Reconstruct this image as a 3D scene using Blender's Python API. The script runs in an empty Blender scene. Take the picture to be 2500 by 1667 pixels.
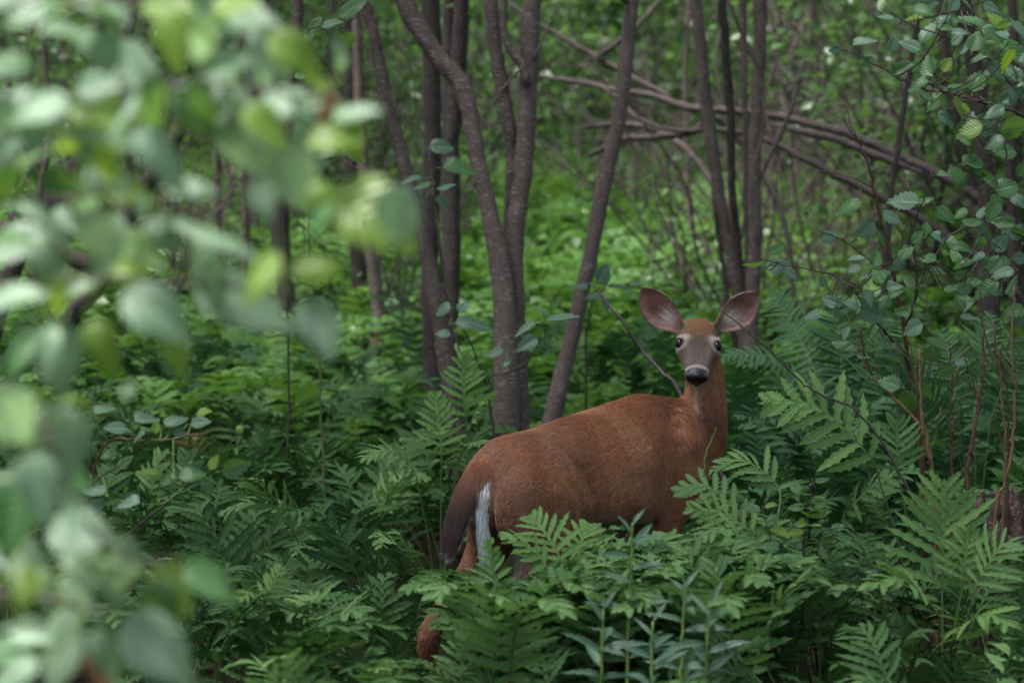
import bpy, math, random
import numpy as np
from mathutils import Vector, Matrix, kdtree

# ------------------------------------------------------------------ camera, sky, sun, exposure
SC = bpy.context.scene
COL = SC.collection
FPX = 85.0 / 36.0 * 2500.0            # focal length in pixels of the 2500 px wide photograph
CAM_H = 1.65
PITCH = math.atan((833.5 - 450.0) / FPX)
cam_data = bpy.data.cameras.new('camera')
cam_data.lens = 85.0
cam_data.sensor_width = 36.0
cam_data.sensor_fit = 'HORIZONTAL'
cam_data.clip_start = 0.05
cam_data.clip_end = 600.0
cam_data.dof.use_dof = True
cam_data.dof.focus_distance = 7.75
cam_data.dof.aperture_fstop = 2.6
cam_data.dof.aperture_blades = 9
cam = bpy.data.objects.new('camera', cam_data)
cam.location = (0, 0, CAM_H)
cam.rotation_euler = (math.radians(90) - PITCH, 0, 0)
COL.objects.link(cam)
SC.camera = cam

SUN_EL, SUN_AZ = math.radians(70), math.radians(-112)     # azimuth from +Y (away from camera) towards +X
world = bpy.data.worlds.new('World')
SC.world = world
world.use_nodes = True
wn = world.node_tree.nodes
bg = wn['Background']
sky = wn.new('ShaderNodeTexSky')
sky.sky_type = 'NISHITA'
sky.sun_disc = False
sky.sun_elevation = SUN_EL
sky.sun_rotation = SUN_AZ
sky.altitude = 100
sky.air_density = 1.0
sky.dust_density = 1.0
sky.ozone_density = 1.0
hs = wn.new('ShaderNodeHueSaturation')           # thin overcast: the sky's blue is washed out evenly
hs.inputs['Saturation'].default_value = 0.68
world.node_tree.links.new(sky.outputs['Color'], hs.inputs['Color'])
world.node_tree.links.new(hs.outputs['Color'], bg.inputs['Color'])
bg.inputs['Strength'].default_value = 0.075
sun_data = bpy.data.lights.new('sun', 'SUN')
sun_data.energy = 2.6
sun_data.angle = math.radians(16)
sun_data.color = (1.0, 0.97, 0.93)
sun = bpy.data.objects.new('sun', sun_data)
sd = Vector((math.sin(SUN_AZ) * math.cos(SUN_EL), math.cos(SUN_AZ) * math.cos(SUN_EL), math.sin(SUN_EL)))
sun.rotation_euler = sd.to_track_quat('Z', 'Y').to_euler()
sun.location = (0, 0, 30)
COL.objects.link(sun)

SC.view_settings.view_transform = 'Standard'
SC.view_settings.look = 'None'
SC.view_settings.gamma = 1.0
SC.view_settings.use_curve_mapping = False
SC.view_settings.exposure = 2.28
cy = SC.cycles
SC.render.engine = 'CYCLES'
cy.use_denoising = True
cy.denoiser = 'OPENIMAGEDENOISE'
cy.use_adaptive_sampling = True
cy.adaptive_threshold = 0.02
cy.max_bounces = 5
cy.diffuse_bounces = 2
cy.glossy_bounces = 2
cy.transmission_bounces = 4
cy.transparent_max_bounces = 4
cy.caustics_reflective = False
cy.caustics_refractive = False

# ------------------------------------------------------------------ helpers
RNG = np.random.default_rng(11)
RND = random.Random(5)
CF = np.array([0, math.cos(PITCH), -math.sin(PITCH)])
CU = np.array([0, math.sin(PITCH), math.cos(PITCH)])
CR = np.array([1.0, 0, 0])
CP = np.array([0, 0, CAM_H])


def P(u, v, d):
    """World point seen at photograph pixel (u, v) at depth d from the camera."""
    return CP + d * (CF + (u - 1250.0) / FPX * CR - (v - 833.5) / FPX * CU)


def proj(p):
    p = np.asarray(p, float) - CP
    d = p @ CF
    return 1250 + FPX * (p @ CR) / d, 833.5 - FPX * (p @ CU) / d, d


def nrm(v):
    v = np.asarray(v, float)
    n = np.linalg.norm(v)
    return v / n if n > 1e-9 else v


def smooth_path(pts, n):
    """Catmull-Rom resample of control points (each row may carry extra columns, e.g. radius)."""
    pts = np.asarray(pts, float)
    if len(pts) < 3:
        t = np.linspace(0, 1, n)[:, None]
        return pts[0] * (1 - t) + pts[-1] * t
    ext = np.vstack([2 * pts[0] - pts[1], pts, 2 * pts[-1] - pts[-2]])
    out = []
    m = len(pts) - 1
    for t in np.linspace(0, m - 1e-6, n):
        i = int(t)
        f = t - i
        a, b, c, e = ext[i], ext[i + 1], ext[i + 2], ext[i + 3]
        out.append(0.5 * (2 * b + (c - a) * f + (2 * a - 5 * b + 4 * c - e) * f * f + (3 * b - a - 3 * c + e) * f ** 3))
    return np.array(out)


class MB:
    """Collects geometry for ONE mesh object."""

    def __init__(self):
        self.v, self.f, self.uv, self.mi = [], [], [], []
        self.n = 0

    def add(self, verts, faces, uvs=None, mat=0):
        verts = np.asarray(verts, float)
        self.v.append(verts)
        for fc in faces:
            self.f.append(tuple(i + self.n for i in fc))
            self.mi.append(mat)
        self.uv.append(np.zeros((len(verts), 2)) if uvs is None else np.asarray(uvs, float))
        self.n += len(verts)

    def tube(self, pts, radii, sides=6, mat=0, bump=0.0, cap=True, rng=None):
        pts = np.asarray(pts, float)
        radii = np.broadcast_to(np.asarray(radii, float), (len(pts),))
        tang = np.gradient(pts, axis=0)
        ref = np.array([0.31, 0.87, 0.12])
        t0 = nrm(tang[0])
        x = nrm(np.cross(t0, ref))
        vs, uvs = [], []
        L = 0.0
        for i in range(len(pts)):
            t = nrm(tang[i])
            x = nrm(x - t * (x @ t))
            y = np.cross(t, x)
            if i:
                L += np.linalg.norm(pts[i] - pts[i - 1])
            for k in range(sides):
                a = 2 * math.pi * k / sides
                r = radii[i]
                if bump and rng is not None:
                    r *= 1 + bump * rng.normal()
                vs.append(pts[i] + r * (math.cos(a) * x + math.sin(a) * y))
                uvs.append((k / sides, L))
        fs = []
        for i in range(len(pts) - 1):
            for k in range(sides):
                k2 = (k + 1) % sides
                fs.append((i * sides + k, i * sides + k2, (i + 1) * sides + k2, (i + 1) * sides + k))
        if cap:
            fs.append(tuple(range(sides))[::-1])
            fs.append(tuple((len(pts) - 1) * sides + k for k in range(sides)))
        self.add(vs, fs, uvs, mat)

    def mesh(self, name, mats, smooth=True):
        me = bpy.data.meshes.new(name)
        v = np.vstack(self.v)
        me.from_pydata(v.tolist(), [], self.f)
        uv = np.vstack(self.uv)
        lay = me.uv_layers.new(name='UVMap')
        li = np.empty(len(me.loops), dtype=np.int32)
        me.loops.foreach_get('vertex_index', li)
        lay.data.foreach_set('uv', uv[li].astype(np.float32).ravel())
        for m in (mats if isinstance(mats, (list, tuple)) else [mats]):
            me.materials.append(m)
        me.polygons.foreach_set('material_index', np.array(self.mi, dtype=np.int32))
        if smooth:
            me.polygons.foreach_set('use_smooth', np.ones(len(self.f), dtype=bool))
        me.update()
        return me


def link(name, data, parent=None, loc=None):
    o = bpy.data.objects.new(name, data)
    COL.objects.link(o)
    if parent is not None:
        o.parent = parent
    if loc is not None:
        o.location = loc
    return o


def thing(name, label, cat, loc=(0, 0, 0), rotz=0.0, group=None):
    o = link(name, None, None, tuple(float(c) for c in loc))
    o.empty_display_size = 0.1
    o.rotation_euler = (0, 0, rotz)
    o['label'] = label
    o['category'] = cat
    if group:
        o['group'] = group
    return o


def frame_matrix(loc, along, normal, scale):
    """Local +Y runs along, local +Z is the face normal."""
    y = nrm(along)
    z = np.asarray(normal, float)
    z = z - y * (z @ y)
    z = nrm(z) if np.linalg.norm(z) > 1e-6 else nrm(np.cross(y, [0.3, 0.5, 0.8]))
    x = np.cross(y, z)
    m = Matrix.Identity(4)
    for i in range(3):
        m[i][0], m[i][1], m[i][2], m[i][3] = x[i] * scale, y[i] * scale, z[i] * scale, loc[i]
    return m


def put(name, mesh, parent, loc, along, normal, scale):
    """A part whose mesh is shared; loc is a world point, parent an unrotated Empty."""
    o = link(name, mesh, parent)
    o.matrix_basis = frame_matrix(np.asarray(loc) - np.array(parent.location), along, normal, scale)
    return o


def np_mesh(name, V, F, mats, attrs=None, smooth=True, uv=None):
    """Large mesh from numpy arrays (all faces the same size)."""
    me = bpy.data.meshes.new(name)
    nf, k = F.shape
    me.vertices.add(len(V))
    me.vertices.foreach_set('co', V.astype(np.float32).ravel())
    me.loops.add(nf * k)
    me.loops.foreach_set('vertex_index', F.astype(np.int32).ravel())
    me.polygons.add(nf)
    me.polygons.foreach_set('loop_start', np.arange(0, nf * k, k, dtype=np.int32))
    if smooth:
        me.polygons.foreach_set('use_smooth', np.ones(nf, dtype=bool))
    if uv is not None:
        lay = me.uv_layers.new(name='UVMap')
        lay.data.foreach_set('uv', uv[F.ravel()].astype(np.float32).ravel())
    for nm, arr in (attrs or {}).items():
        if arr.ndim == 1:
            a = me.attributes.new(nm, 'FLOAT', 'POINT')
            a.data.foreach_set('value', arr.astype(np.float32))
        else:
            a = me.attributes.new(nm, 'FLOAT_COLOR', 'POINT')
            a.data.foreach_set('color', np.hstack([arr, np.ones((len(arr), 1))]).astype(np.float32).ravel())
    for m in (mats if isinstance(mats, (list, tuple)) else [mats]):
        me.materials.append(m)
    me.update(calc_edges=True)
    return me


# ------------------------------------------------------------------ materials
def new_mat(name):
    m = bpy.data.materials.new(name)
    m.use_nodes = True
    nt = m.node_tree
    nt.nodes.clear()
    return m, nt.nodes, nt.links


def mixrgb(N, L, fac, a, b, mode='MIX'):
    n = N.new('ShaderNodeMix')
    n.data_type = 'RGBA'
    n.blend_type = mode
    for sock, val in ((n.inputs[0], fac), (n.inputs[6], a), (n.inputs[7], b)):
        if hasattr(val, 'links'):
            L.new(val, sock)
        elif isinstance(val, (tuple, list)):
            sock.default_value = (*val, 1.0) if len(val) == 3 else val
        else:
            sock.default_value = val
    return n.outputs[2]


def math_n(N, L, op, a, b=None, clamp=False):
    n = N.new('ShaderNodeMath')
    n.operation = op
    n.use_clamp = clamp
    for i, val in enumerate((a, b)):
        if val is None:
            continue
        if hasattr(val, 'links'):
            L.new(val, n.inputs[i])
        else:
            n.inputs[i].default_value = val
    return n.outputs[0]


def ramp(N, L, fac, stops):
    r = N.new('ShaderNodeValToRGB')
    e = r.color_ramp.elements
    while len(e) < len(stops):
        e.new(0.5)
    for el, (p, c) in zip(e, stops):
        el.position = p
        el.color = (*c, 1.0) if len(c) == 3 else c
    L.new(fac, r.inputs[0])
    return r.outputs[0]


def noise(N, L, vec, scale, detail=3.0, rough=0.55):
    n = N.new('ShaderNodeTexNoise')
    n.inputs['Scale'].default_value = scale
    n.inputs['Detail'].default_value = detail
    n.inputs['Roughness'].default_value = rough
    if vec is not None:
        L.new(vec, n.inputs['Vector'])
    return n.outputs['Fac']


def leaf_mat(name, dark, light, trans, tfac=0.35, rough=0.42, veins=True, attr=False, spec=0.5, nveins=9.0, spots=None):
    """Leaf: varied colour, paler midrib and side veins (from the UV), gloss on top, light passing through."""
    m, N, L = new_mat(name)
    out = N.new('ShaderNodeOutputMaterial')
    pr = N.new('ShaderNodeBsdfPrincipled')
    tr = N.new('ShaderNodeBsdfTranslucent')
    mx = N.new('ShaderNodeMixShader')
    mx.inputs[0].default_value = tfac
    L.new(pr.outputs[0], mx.inputs[1])
    L.new(tr.outputs[0], mx.inputs[2])
    L.new(mx.outputs[0], out.inputs[0])
    if attr:
        a = N.new('ShaderNodeAttribute')
        a.attribute_name = 'rnd'
        rnd = a.outputs['Fac']
    else:
        oi = N.new('ShaderNodeObjectInfo')
        rnd = oi.outputs['Random']
    tc = N.new('ShaderNodeTexCoord')
    geo = N.new('ShaderNodeNewGeometry')
    nz = noise(N, L, geo.outputs['Position'], 9.0, 2.0)
    f = math_n(N, L, 'ADD', math_n(N, L, 'MULTIPLY', rnd, 0.65), math_n(N, L, 'MULTIPLY', nz, 0.45))
    col = mixrgb(N, L, f, dark, light)
    if spots:
        sp = noise(N, L, geo.outputs['Position'], 60.0, 2.0)
        spf = math_n(N, L, 'MULTIPLY', math_n(N, L, 'GREATER_THAN', sp, 0.69), 0.6)
        col = mixrgb(N, L, spf, col, spots)
    if veins:
        sep = N.new('ShaderNodeSeparateXYZ')
        L.new(tc.outputs['UV'], sep.inputs[0])
        ax = math_n(N, L, 'ABSOLUTE', math_n(N, L, 'SUBTRACT', sep.outputs[0], 0.5))
        mid = math_n(N, L, 'LESS_THAN', ax, 0.035)
        ph = math_n(N, L, 'ADD', sep.outputs[1], math_n(N, L, 'MULTIPLY', ax, -0.55))
        sn = math_n(N, L, 'SINE', math_n(N, L, 'MULTIPLY', ph, 2 * math.pi * nveins))
        side = math_n(N, L, 'GREATER_THAN', sn, 0.88)
        vf = math_n(N, L, 'MAXIMUM', math_n(N, L, 'MULTIPLY', mid, 0.55), math_n(N, L, 'MULTIPLY', side, 0.22))
        col = mixrgb(N, L, vf, col, tuple(min(1, c * 1.9 + 0.02) for c in light))
        bp = N.new('ShaderNodeBump')
        bp.inputs['Strength'].default_value = 0.35
        bp.inputs['Distance'].default_value = 0.003
        L.new(sn, bp.inputs['Height'])
        L.new(bp.outputs[0], pr.inputs['Normal'])
    L.new(col, pr.inputs['Base Color'])
    tcn = mixrgb(N, L, 0.55, col, trans)
    L.new(tcn, tr.inputs['Color'])
    pr.inputs['Roughness'].default_value = rough
    pr.inputs['Specular IOR Level'].default_value = spec
    return m


def bark_mat(name, a, b, lent, scale=1.0, streak=(1, 1, 0.25)):
    m, N, L = new_mat(name)
    out = N.new('ShaderNodeOutputMaterial')
    pr = N.new('ShaderNodeBsdfPrincipled')
    L.new(pr.outputs[0], out.inputs[0])
    geo = N.new('ShaderNodeNewGeometry')
    mp = N.new('ShaderNodeMapping')
    mp.inputs['Scale'].default_value = streak
    L.new(geo.outputs['Position'], mp.inputs['Vector'])
    n1 = noise(N, L, mp.outputs[0], 26 * scale, 6.0, 0.65)
    n0 = noise(N, L, geo.outputs['Position'], 5 * scale, 3.0)
    col = mixrgb(N, L, math_n(N, L, 'MULTIPLY', math_n(N, L, 'ADD', n1, n0), 0.62), a, b)
    mp2 = N.new('ShaderNodeMapping')
    mp2.inputs['Scale'].default_value = (1, 1, 3.2)
    L.new(geo.outputs['Position'], mp2.inputs['Vector'])
    n2 = noise(N, L, mp2.outputs[0], 34 * scale, 2.0)
    lf = ramp(N, L, n2, [(0.57, (0, 0, 0)), (0.66, (1, 1, 1))])
    col = mixrgb(N, L, math_n(N, L, 'MULTIPLY', lf, 0.85), col, lent)
    n3 = noise(N, L, geo.outputs['Position'], 2.3, 4.0, 0.6)
    mf = ramp(N, L, n3, [(0.55, (0, 0, 0)), (0.75, (1, 1, 1))])
    col = mixrgb(N, L, math_n(N, L, 'MULTIPLY', mf, 0.45), col, (a[0] * 0.55, a[1] * 0.75, a[2] * 0.55))
    L.new(col, pr.inputs['Base Color'])
    pr.inputs['Roughness'].default_value = 0.75
    pr.inputs['Specular IOR Level'].default_value = 0.12
    bp = N.new('ShaderNodeBump')
    bp.inputs['Strength'].default_value = 0.6
    bp.inputs['Distance'].default_value = 0.012
    L.new(math_n(N, L, 'ADD', n1, math_n(N, L, 'MULTIPLY', n2, 0.7)), bp.inputs['Height'])
    L.new(bp.outputs[0], pr.inputs['Normal'])
    return m


def plain_mat(name, a, b, rough=0.6, scale=30.0, spec=0.4):
    m, N, L = new_mat(name)
    out = N.new('ShaderNodeOutputMaterial')
    pr = N.new('ShaderNodeBsdfPrincipled')
    L.new(pr.outputs[0], out.inputs[0])
    geo = N.new('ShaderNodeNewGeometry')
    L.new(mixrgb(N, L, noise(N, L, geo.outputs['Position'], scale, 4.0), a, b), pr.inputs['Base Color'])
    pr.inputs['Roughness'].default_value = rough
    pr.inputs['Specular IOR Level'].default_value = spec
    return m


M = {}
M['fern'] = leaf_mat('fern_leaf', (0.017, 0.052, 0.016), (0.066, 0.140, 0.042), (0.10, 0.28, 0.04), 0.20, 0.50, nveins=8.0, spec=0.16)
M['fern_pale'] = leaf_mat('fern_leaf_pale', (0.078, 0.155, 0.052), (0.138, 0.245, 0.085), (0.20, 0.42, 0.08), 0.26, 0.50, nveins=8.0, spec=0.16)
M['fern_bright'] = leaf_mat('fern_leaf_bright', (0.115, 0.215, 0.060), (0.165, 0.285, 0.090), (0.26, 0.50, 0.09), 0.30, 0.50, nveins=8.0, spec=0.16)
M['fern_old'] = leaf_mat('fern_leaf_old', (0.080, 0.115, 0.034), (0.150, 0.145, 0.052), (0.34, 0.34, 0.08), 0.26, 0.55, nveins=8.0, spec=0.16, spots=(0.10, 0.05, 0.02))
M['wood_fern'] = leaf_mat('wood_fern_leaf', (0.013, 0.046, 0.020), (0.045, 0.110, 0.042), (0.09, 0.27, 0.05), 0.20, 0.50, nveins=8.0, spec=0.16)
M['fern_far'] = leaf_mat('far_fern_leaf', (0.024, 0.080, 0.022), (0.125, 0.26, 0.058), (0.24, 0.50, 0.05), 0.28, 0.5, veins=False, attr=True, spec=0.2)
M['stipe'] = plain_mat('fern_stalk', (0.07, 0.12, 0.035), (0.12, 0.17, 0.06))
M['alder'] = leaf_mat('alder_leaf', (0.035, 0.10, 0.035), (0.075, 0.17, 0.055), (0.28, 0.52, 0.05), 0.33, 0.36, spots=(0.12, 0.09, 0.03))
M['alder_yellow'] = leaf_mat('young_alder_leaf', (0.11, 0.20, 0.025), (0.17, 0.27, 0.04), (0.42, 0.62, 0.04), 0.45, 0.36)  # yellow-green of light coming through the leaf, put into its colour
M['alder_grey'] = leaf_mat('grey_alder_leaf', (0.060, 0.120, 0.072), (0.120, 0.205, 0.135), (0.22, 0.42, 0.12), 0.32, 0.38, spec=0.5)  # bluish sky sheen put into the leaf colour
M['alder_pale'] = leaf_mat('pale_alder_leaf', (0.13, 0.225, 0.12), (0.25, 0.36, 0.24), (0.38, 0.62, 0.20), 0.40, 0.42, spec=0.6)  # lighter copy for the near leaves, their bright sheen painted in
M['dead_leaf'] = leaf_mat('dead_leaf', (0.17, 0.075, 0.045), (0.30, 0.14, 0.085), (0.4, 0.2, 0.1), 0.3, 0.6)
M['far_leaf'] = leaf_mat('far_leaf', (0.007, 0.025, 0.010), (0.092, 0.176, 0.058), (0.20, 0.40, 0.06), 0.32, 0.34, veins=False, attr=True, spec=0.2)
M['cover'] = leaf_mat('ground_cover_leaf', (0.024, 0.076, 0.018), (0.112, 0.225, 0.048), (0.22, 0.44, 0.05), 0.30, 0.42, veins=False, attr=True)
M['willow'] = leaf_mat('lance_leaf', (0.060, 0.122, 0.075), (0.095, 0.165, 0.110), (0.15, 0.36, 0.12), 0.25, 0.36, nveins=14.0)
M['stem_green'] = plain_mat('green_stem', (0.10, 0.17, 0.03), (0.16, 0.24, 0.05), 0.5)
M['grass'] = leaf_mat('grass_blade', (0.035, 0.10, 0.025), (0.09, 0.20, 0.05), (0.22, 0.5, 0.06), 0.35, 0.4, veins=False, attr=True)
M['bark'] = bark_mat('alder_bark', (0.064, 0.045, 0.042), (0.172, 0.124, 0.115), (0.27, 0.21, 0.19))
M['bark_dark'] = bark_mat('dark_bark', (0.034, 0.025, 0.025), (0.085, 0.064, 0.063), (0.14, 0.11, 0.105))
M['bark_far'] = bark_mat('far_bark', (0.055, 0.040, 0.037), (0.13, 0.10, 0.095), (0.2, 0.16, 0.15))
M['log'] = bark_mat('fallen_log_bark', (0.032, 0.024, 0.024), (0.105, 0.080, 0.082), (0.17, 0.135, 0.132), streak=(0.3, 1, 1))
M['rotten'] = bark_mat('rotten_wood', (0.035, 0.022, 0.019), (0.13, 0.082, 0.070), (0.21, 0.15, 0.135), scale=1.6)
M['twig'] = plain_mat('twig_bark', (0.030, 0.021, 0.020), (0.08, 0.055, 0.05), 0.6, 60)
M['twig_red'] = plain_mat('red_twig_bark', (0.07, 0.026, 0.020), (0.14, 0.055, 0.035), 0.55, 40)
M['twig_tan'] = plain_mat('tan_twig_bark', (0.11, 0.055, 0.025), (0.22, 0.12, 0.055), 0.6, 40)
M['twig_green'] = plain_mat('green_twig_bark', (0.07, 0.085, 0.03), (0.13, 0.12, 0.05), 0.55, 40)

# soil with leaf litter
m, N, L = new_mat('forest_soil')
out = N.new('ShaderNodeOutputMaterial')
pr = N.new('ShaderNodeBsdfPrincipled')
L.new(pr.outputs[0], out.inputs[0])
geo = N.new('ShaderNodeNewGeometry')
vo = N.new('ShaderNodeTexVoronoi')
vo.inputs['Scale'].default_value = 16.0
L.new(geo.outputs['Position'], vo.inputs['Vector'])
litter = ramp(N, L, math_n(N, L, 'MULTIPLY', vo.outputs['Color'], 1.0), [(0.1, (0.006, 0.005, 0.003)), (0.5, (0.020, 0.013, 0.009)), (0.9, (0.042, 0.026, 0.017))])
gn = noise(N, L, geo.outputs['Position'], 0.9, 4.0)
L.new(mixrgb(N, L, ramp(N, L, gn, [(0.45, (0, 0, 0)), (0.62, (1, 1, 1))]), litter, (0.012, 0.022, 0.007)), pr.inputs['Base Color'])
pr.inputs['Roughness'].default_value = 0.9
pr.inputs['Specular IOR Level'].default_value = 0.05
bp = N.new('ShaderNodeBump')
bp.inputs['Strength'].default_value = 0.68
bp.inputs['Distance'].default_value = 0.03
L.new(vo.outputs['Distance'], bp.inputs['Height'])
L.new(bp.outputs[0], pr.inputs['Normal'])
M['soil'] = m


# ------------------------------------------------------------------ ground
def ground_z(x, y):
    x, y = np.asarray(x, float), np.asarray(y, float)
    bump = 0.05 * np.sin(x * 1.3 + 0.4) * np.cos(y * 0.9) + 0.03 * np.sin(x * 2.9 + y * 2.1)
    fade = np.clip((np.hypot(x - 0.3, y - 7.9) - 1.0) / 3.0, 0, 1)
    return bump * fade + 0.105 * np.clip(y - 11.5, 0, 13.5) + 0.02 * np.clip(y - 25, 0, 40) + 0.20 * np.clip(y - 32, 0, 60)


gx = np.concatenate([[-300, -150, -80, -50], np.linspace(-30, 30, 81), [50, 80, 150, 300]])
gy = np.concatenate([[-300, -100, -40, -20], np.linspace(-8, 44, 81), [60, 90, 150, 300, 500]])
GX, GY = np.meshgrid(gx, gy)
GV = np.stack([GX.ravel(), GY.ravel(), ground_z(GX, GY).ravel()], 1)
nx = len(gx)
ii = (np.arange(len(gy) - 1)[:, None] * nx + np.arange(nx - 1)[None]).ravel()
ground = link('ground', np_mesh('ground', GV, np.stack([ii, ii + 1, ii + nx + 1, ii + nx], 1), M['soil']))
ground['kind'] = 'structure'
ground['label'] = 'dark forest soil with leaf litter under the ferns'
# ------------------------------------------------------------------ leaf meshes
def leaf_mesh(name, mats, length=1.0, width=0.62, petiole=0.18, fold=0.25, droop=0.25, teeth=9, tooth=0.05, seg=14, tip=0.9, seed=0, shape='ovate', notch=0.0):
    """Leaf lying along +Y with its stalk at the origin; blade length about 1."""
    r = np.random.default_rng(seed)
    mb = MB()
    ys = np.linspace(0, 1, seg + 1)
    if shape == 'ovate':
        prof = (np.sin(math.pi * ys ** 0.78) ** 0.72) * (1 - 0.22 * ys)
    elif shape == 'round':
        prof = np.sin(math.pi * ys ** 0.88) ** 0.55
    else:                                   # lance
        prof = np.sin(math.pi * ys ** 0.72) ** 0.9
    prof = np.clip(prof, 0.0, None)
    cols = 3
    vs, uvs = [], []
    ph = r.uniform(0, 6)
    for i, t in enumerate(ys):
        hw = width * 0.5 * prof[i]
        y = petiole + t * length
        z0 = -droop * t * t * length + 0.03 * math.sin(t * 5 + ph)
        for k in range(-cols, cols + 1):
            e = k / cols
            ww = hw * e
            yy = y
            if abs(k) == cols and 0 < i < seg:
                jag = tooth * (1 if i % 2 else -1) * (0.6 + 0.8 * r.random())
                ww *= 1 + jag * 2
                yy += jag * 0.5
            z = z0 + abs(e) * hw * fold * 2 - e * e * hw * 0.35 + 0.018 * math.sin(t * 2 * math.pi * teeth * 0.7 + abs(e) * 2) * abs(e)
            vs.append((ww, yy, z))
            uvs.append((0.5 + 0.5 * e, t))
    nc = 2 * cols + 1
    fs = []
    for i in range(seg):
        for k in range(nc - 1):
            if notch and r.random() < notch and k in (0, nc - 2):
                continue
            fs.append((i * nc + k, i * nc + k + 1, (i + 1) * nc + k + 1, (i + 1) * nc + k))
    mb.add(vs, fs, uvs, 0)
    if petiole > 0.02:
        p = np.array([(0, 0, 0), (0, petiole * 0.5, 0.012), (0, petiole + 0.04, 0.0)])
        mb.tube(p, [0.016, 0.013, 0.01], 4, mat=1, cap=False)
    return mb.mesh(name, mats)


ALDER, ALDER_Y, ALDER_G, ALDER_P = [], [], [], []
for k in range(5):
    a = dict(width=0.68 + 0.06 * (k % 3), fold=0.18 + 0.09 * (k % 3), droop=0.10 + 0.12 * (k % 4), seed=k, notch=0.05 if k == 3 else 0.0)
    ALDER.append(leaf_mesh('alder_leaf', [M['alder'], M['stem_green']], **a))
    ALDER_Y.append(leaf_mesh('young_leaf', [M['alder_yellow'], M['stem_green']], **a))
    ALDER_P.append(leaf_mesh('pale_leaf', [M['alder_pale'], M['stem_green']], **a))
    ALDER_G.append(leaf_mesh('grey_leaf', [M['alder_grey'], M['stem_green']], **a))
ROUND = [leaf_mesh('round_leaf', [M['alder'], M['stem_green']], width=0.85, shape='round', petiole=0.15, seed=k, tooth=0.03, droop=0.15 * k) for k in range(3)]
DEAD = leaf_mesh('dead_leaf', [M['dead_leaf'], M['twig']], width=0.5, fold=0.6, droop=0.6, seed=9)
LANCE = [leaf_mesh('lance_leaf', [M['willow'], M['stem_green']], width=0.19, petiole=0.02, shape='lance', droop=0.15 + 0.2 * k, fold=0.5, tooth=0.02, seed=k) for k in range(4)]
LEAFSET = {'m': ALDER, 'y': ALDER_Y, 'g': ALDER_G, 'p': ALDER_P, 'r': ROUND}


# ------------------------------------------------------------------ trees
def foot_(u, d):
    p = P(u, 450 + CAM_H / d * FPX, d)
    return np.array([p[0], p[1], float(ground_z(p[0], p[1]))])


def crown_mesh(name, centers, n, spread, size, rng, mat):
    """Leaf cloud: many small folded leaves round branch points."""
    ci = rng.integers(0, len(centers), n)
    c = np.asarray(centers)[ci]
    ctint = rng.random(len(centers)) ** 1.3
    pos = c + rng.normal(size=(n, 3)) * np.asarray(spread)
    d = rng.normal(size=(n, 3)) * [1, 1, 0.45]
    d /= np.linalg.norm(d, axis=1)[:, None]
    up = rng.normal(size=(n, 3)) * 0.55 + [0, 0, 1]
    x = np.cross(d, up)
    x /= np.linalg.norm(x, axis=1)[:, None] + 1e-9
    nn = np.cross(x, d)
    L = (size * rng.uniform(0.65, 1.3, n))[:, None]
    W = L * rng.uniform(0.28, 0.38, n)[:, None]
    a = pos
    b1 = pos + d * L * 0.45 + x * W + nn * L * 0.08
    b2 = pos + d * L * 0.45 - x * W + nn * L * 0.08
    m1 = pos + d * L * 0.5 - nn * L * 0.02
    e = pos + d * L - nn * L * 0.12
    V = np.stack([a, b1, m1, b2, e], 1).reshape(-1, 3)
    o = (np.arange(n) * 5)[:, None]
    F = np.vstack([o + np.array([[0, 2, 1]]), o + np.array([[1, 2, 4]]), o + np.array([[0, 3, 2]]), o + np.array([[3, 4, 2]])])
    rnd = np.repeat(np.clip(rng.random(n) * 0.5 + 0.6 * ctint[ci] - 0.05, 0, 1), 5)
    return np_mesh(name, V, F, mat, {'rnd': rnd}, smooth=False)


def trunk_pts(px, d, dz=0.0):
    """Pixel polyline (u, v, width px) from top to bottom at depth d -> world rows x, y, z, radius; carried down into the soil."""
    rows = []
    n = len(px)
    for i, (u, v, w) in enumerate(px):
        dd = d + dz * (0.5 - i / max(n - 1, 1))
        rows.append([*P(u, v, dd), w * 0.5 / FPX * dd])
    rows = rows[::-1]                        # bottom to top
    b = np.array(rows[0])
    nxt = np.array(rows[1])
    gz = float(ground_z(b[0], b[1]))
    if b[2] > gz + 0.05:
        sl = (b[:2] - nxt[:2]) / max(nxt[2] - b[2], 0.05)
        sl = np.clip(sl, -0.35, 0.35)
        h = b[2] - gz
        rows.insert(0, [*(b[:2] + sl * h * 0.5), gz + h * 0.45, b[3] * 1.05])
        rows.insert(0, [*(b[:2] + sl * h * 0.8), gz - 0.06, b[3] * 1.45])
    return np.array(rows)


def grow_up(rows, height, rng, lean=0.25):
    """Carry a trunk on above the frame to the given height, tapering."""
    rows = rows.tolist()
    a, b = np.array(rows[-2]), np.array(rows[-1])
    dr = nrm(b[:3] - a[:3])
    p, r = b[:3].copy(), b[3]
    k = 0
    while p[2] < height and k < 14:
        dr = nrm(dr + rng.normal(size=3) * [0.12, 0.12, 0.03] + [0, 0, 0.12])
        p = p + dr * 0.55
        r *= 0.87
        rows.append([*p, max(r, 0.006)])
        k += 1
    return np.array(rows)


def bark_tube(mb, rows, sides=10, bump=0.03, rng=None, seglen=0.06, mat=0):
    rows = np.asarray(rows)
    L = np.linalg.norm(np.diff(rows[:, :3], axis=0), axis=1).sum()
    n = int(np.clip(L / seglen, 6, 90))
    R = smooth_path(rows, n)
    R[:, :3] += (rng.normal(size=(n, 3)) * 0.0022 if rng is not None else 0)
    R[:, 3] = np.maximum(R[:, 3], 0.0015)
    mb.tube(R[:, :3], R[:, 3], sides, mat, bump, True, rng)
    return R


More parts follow.
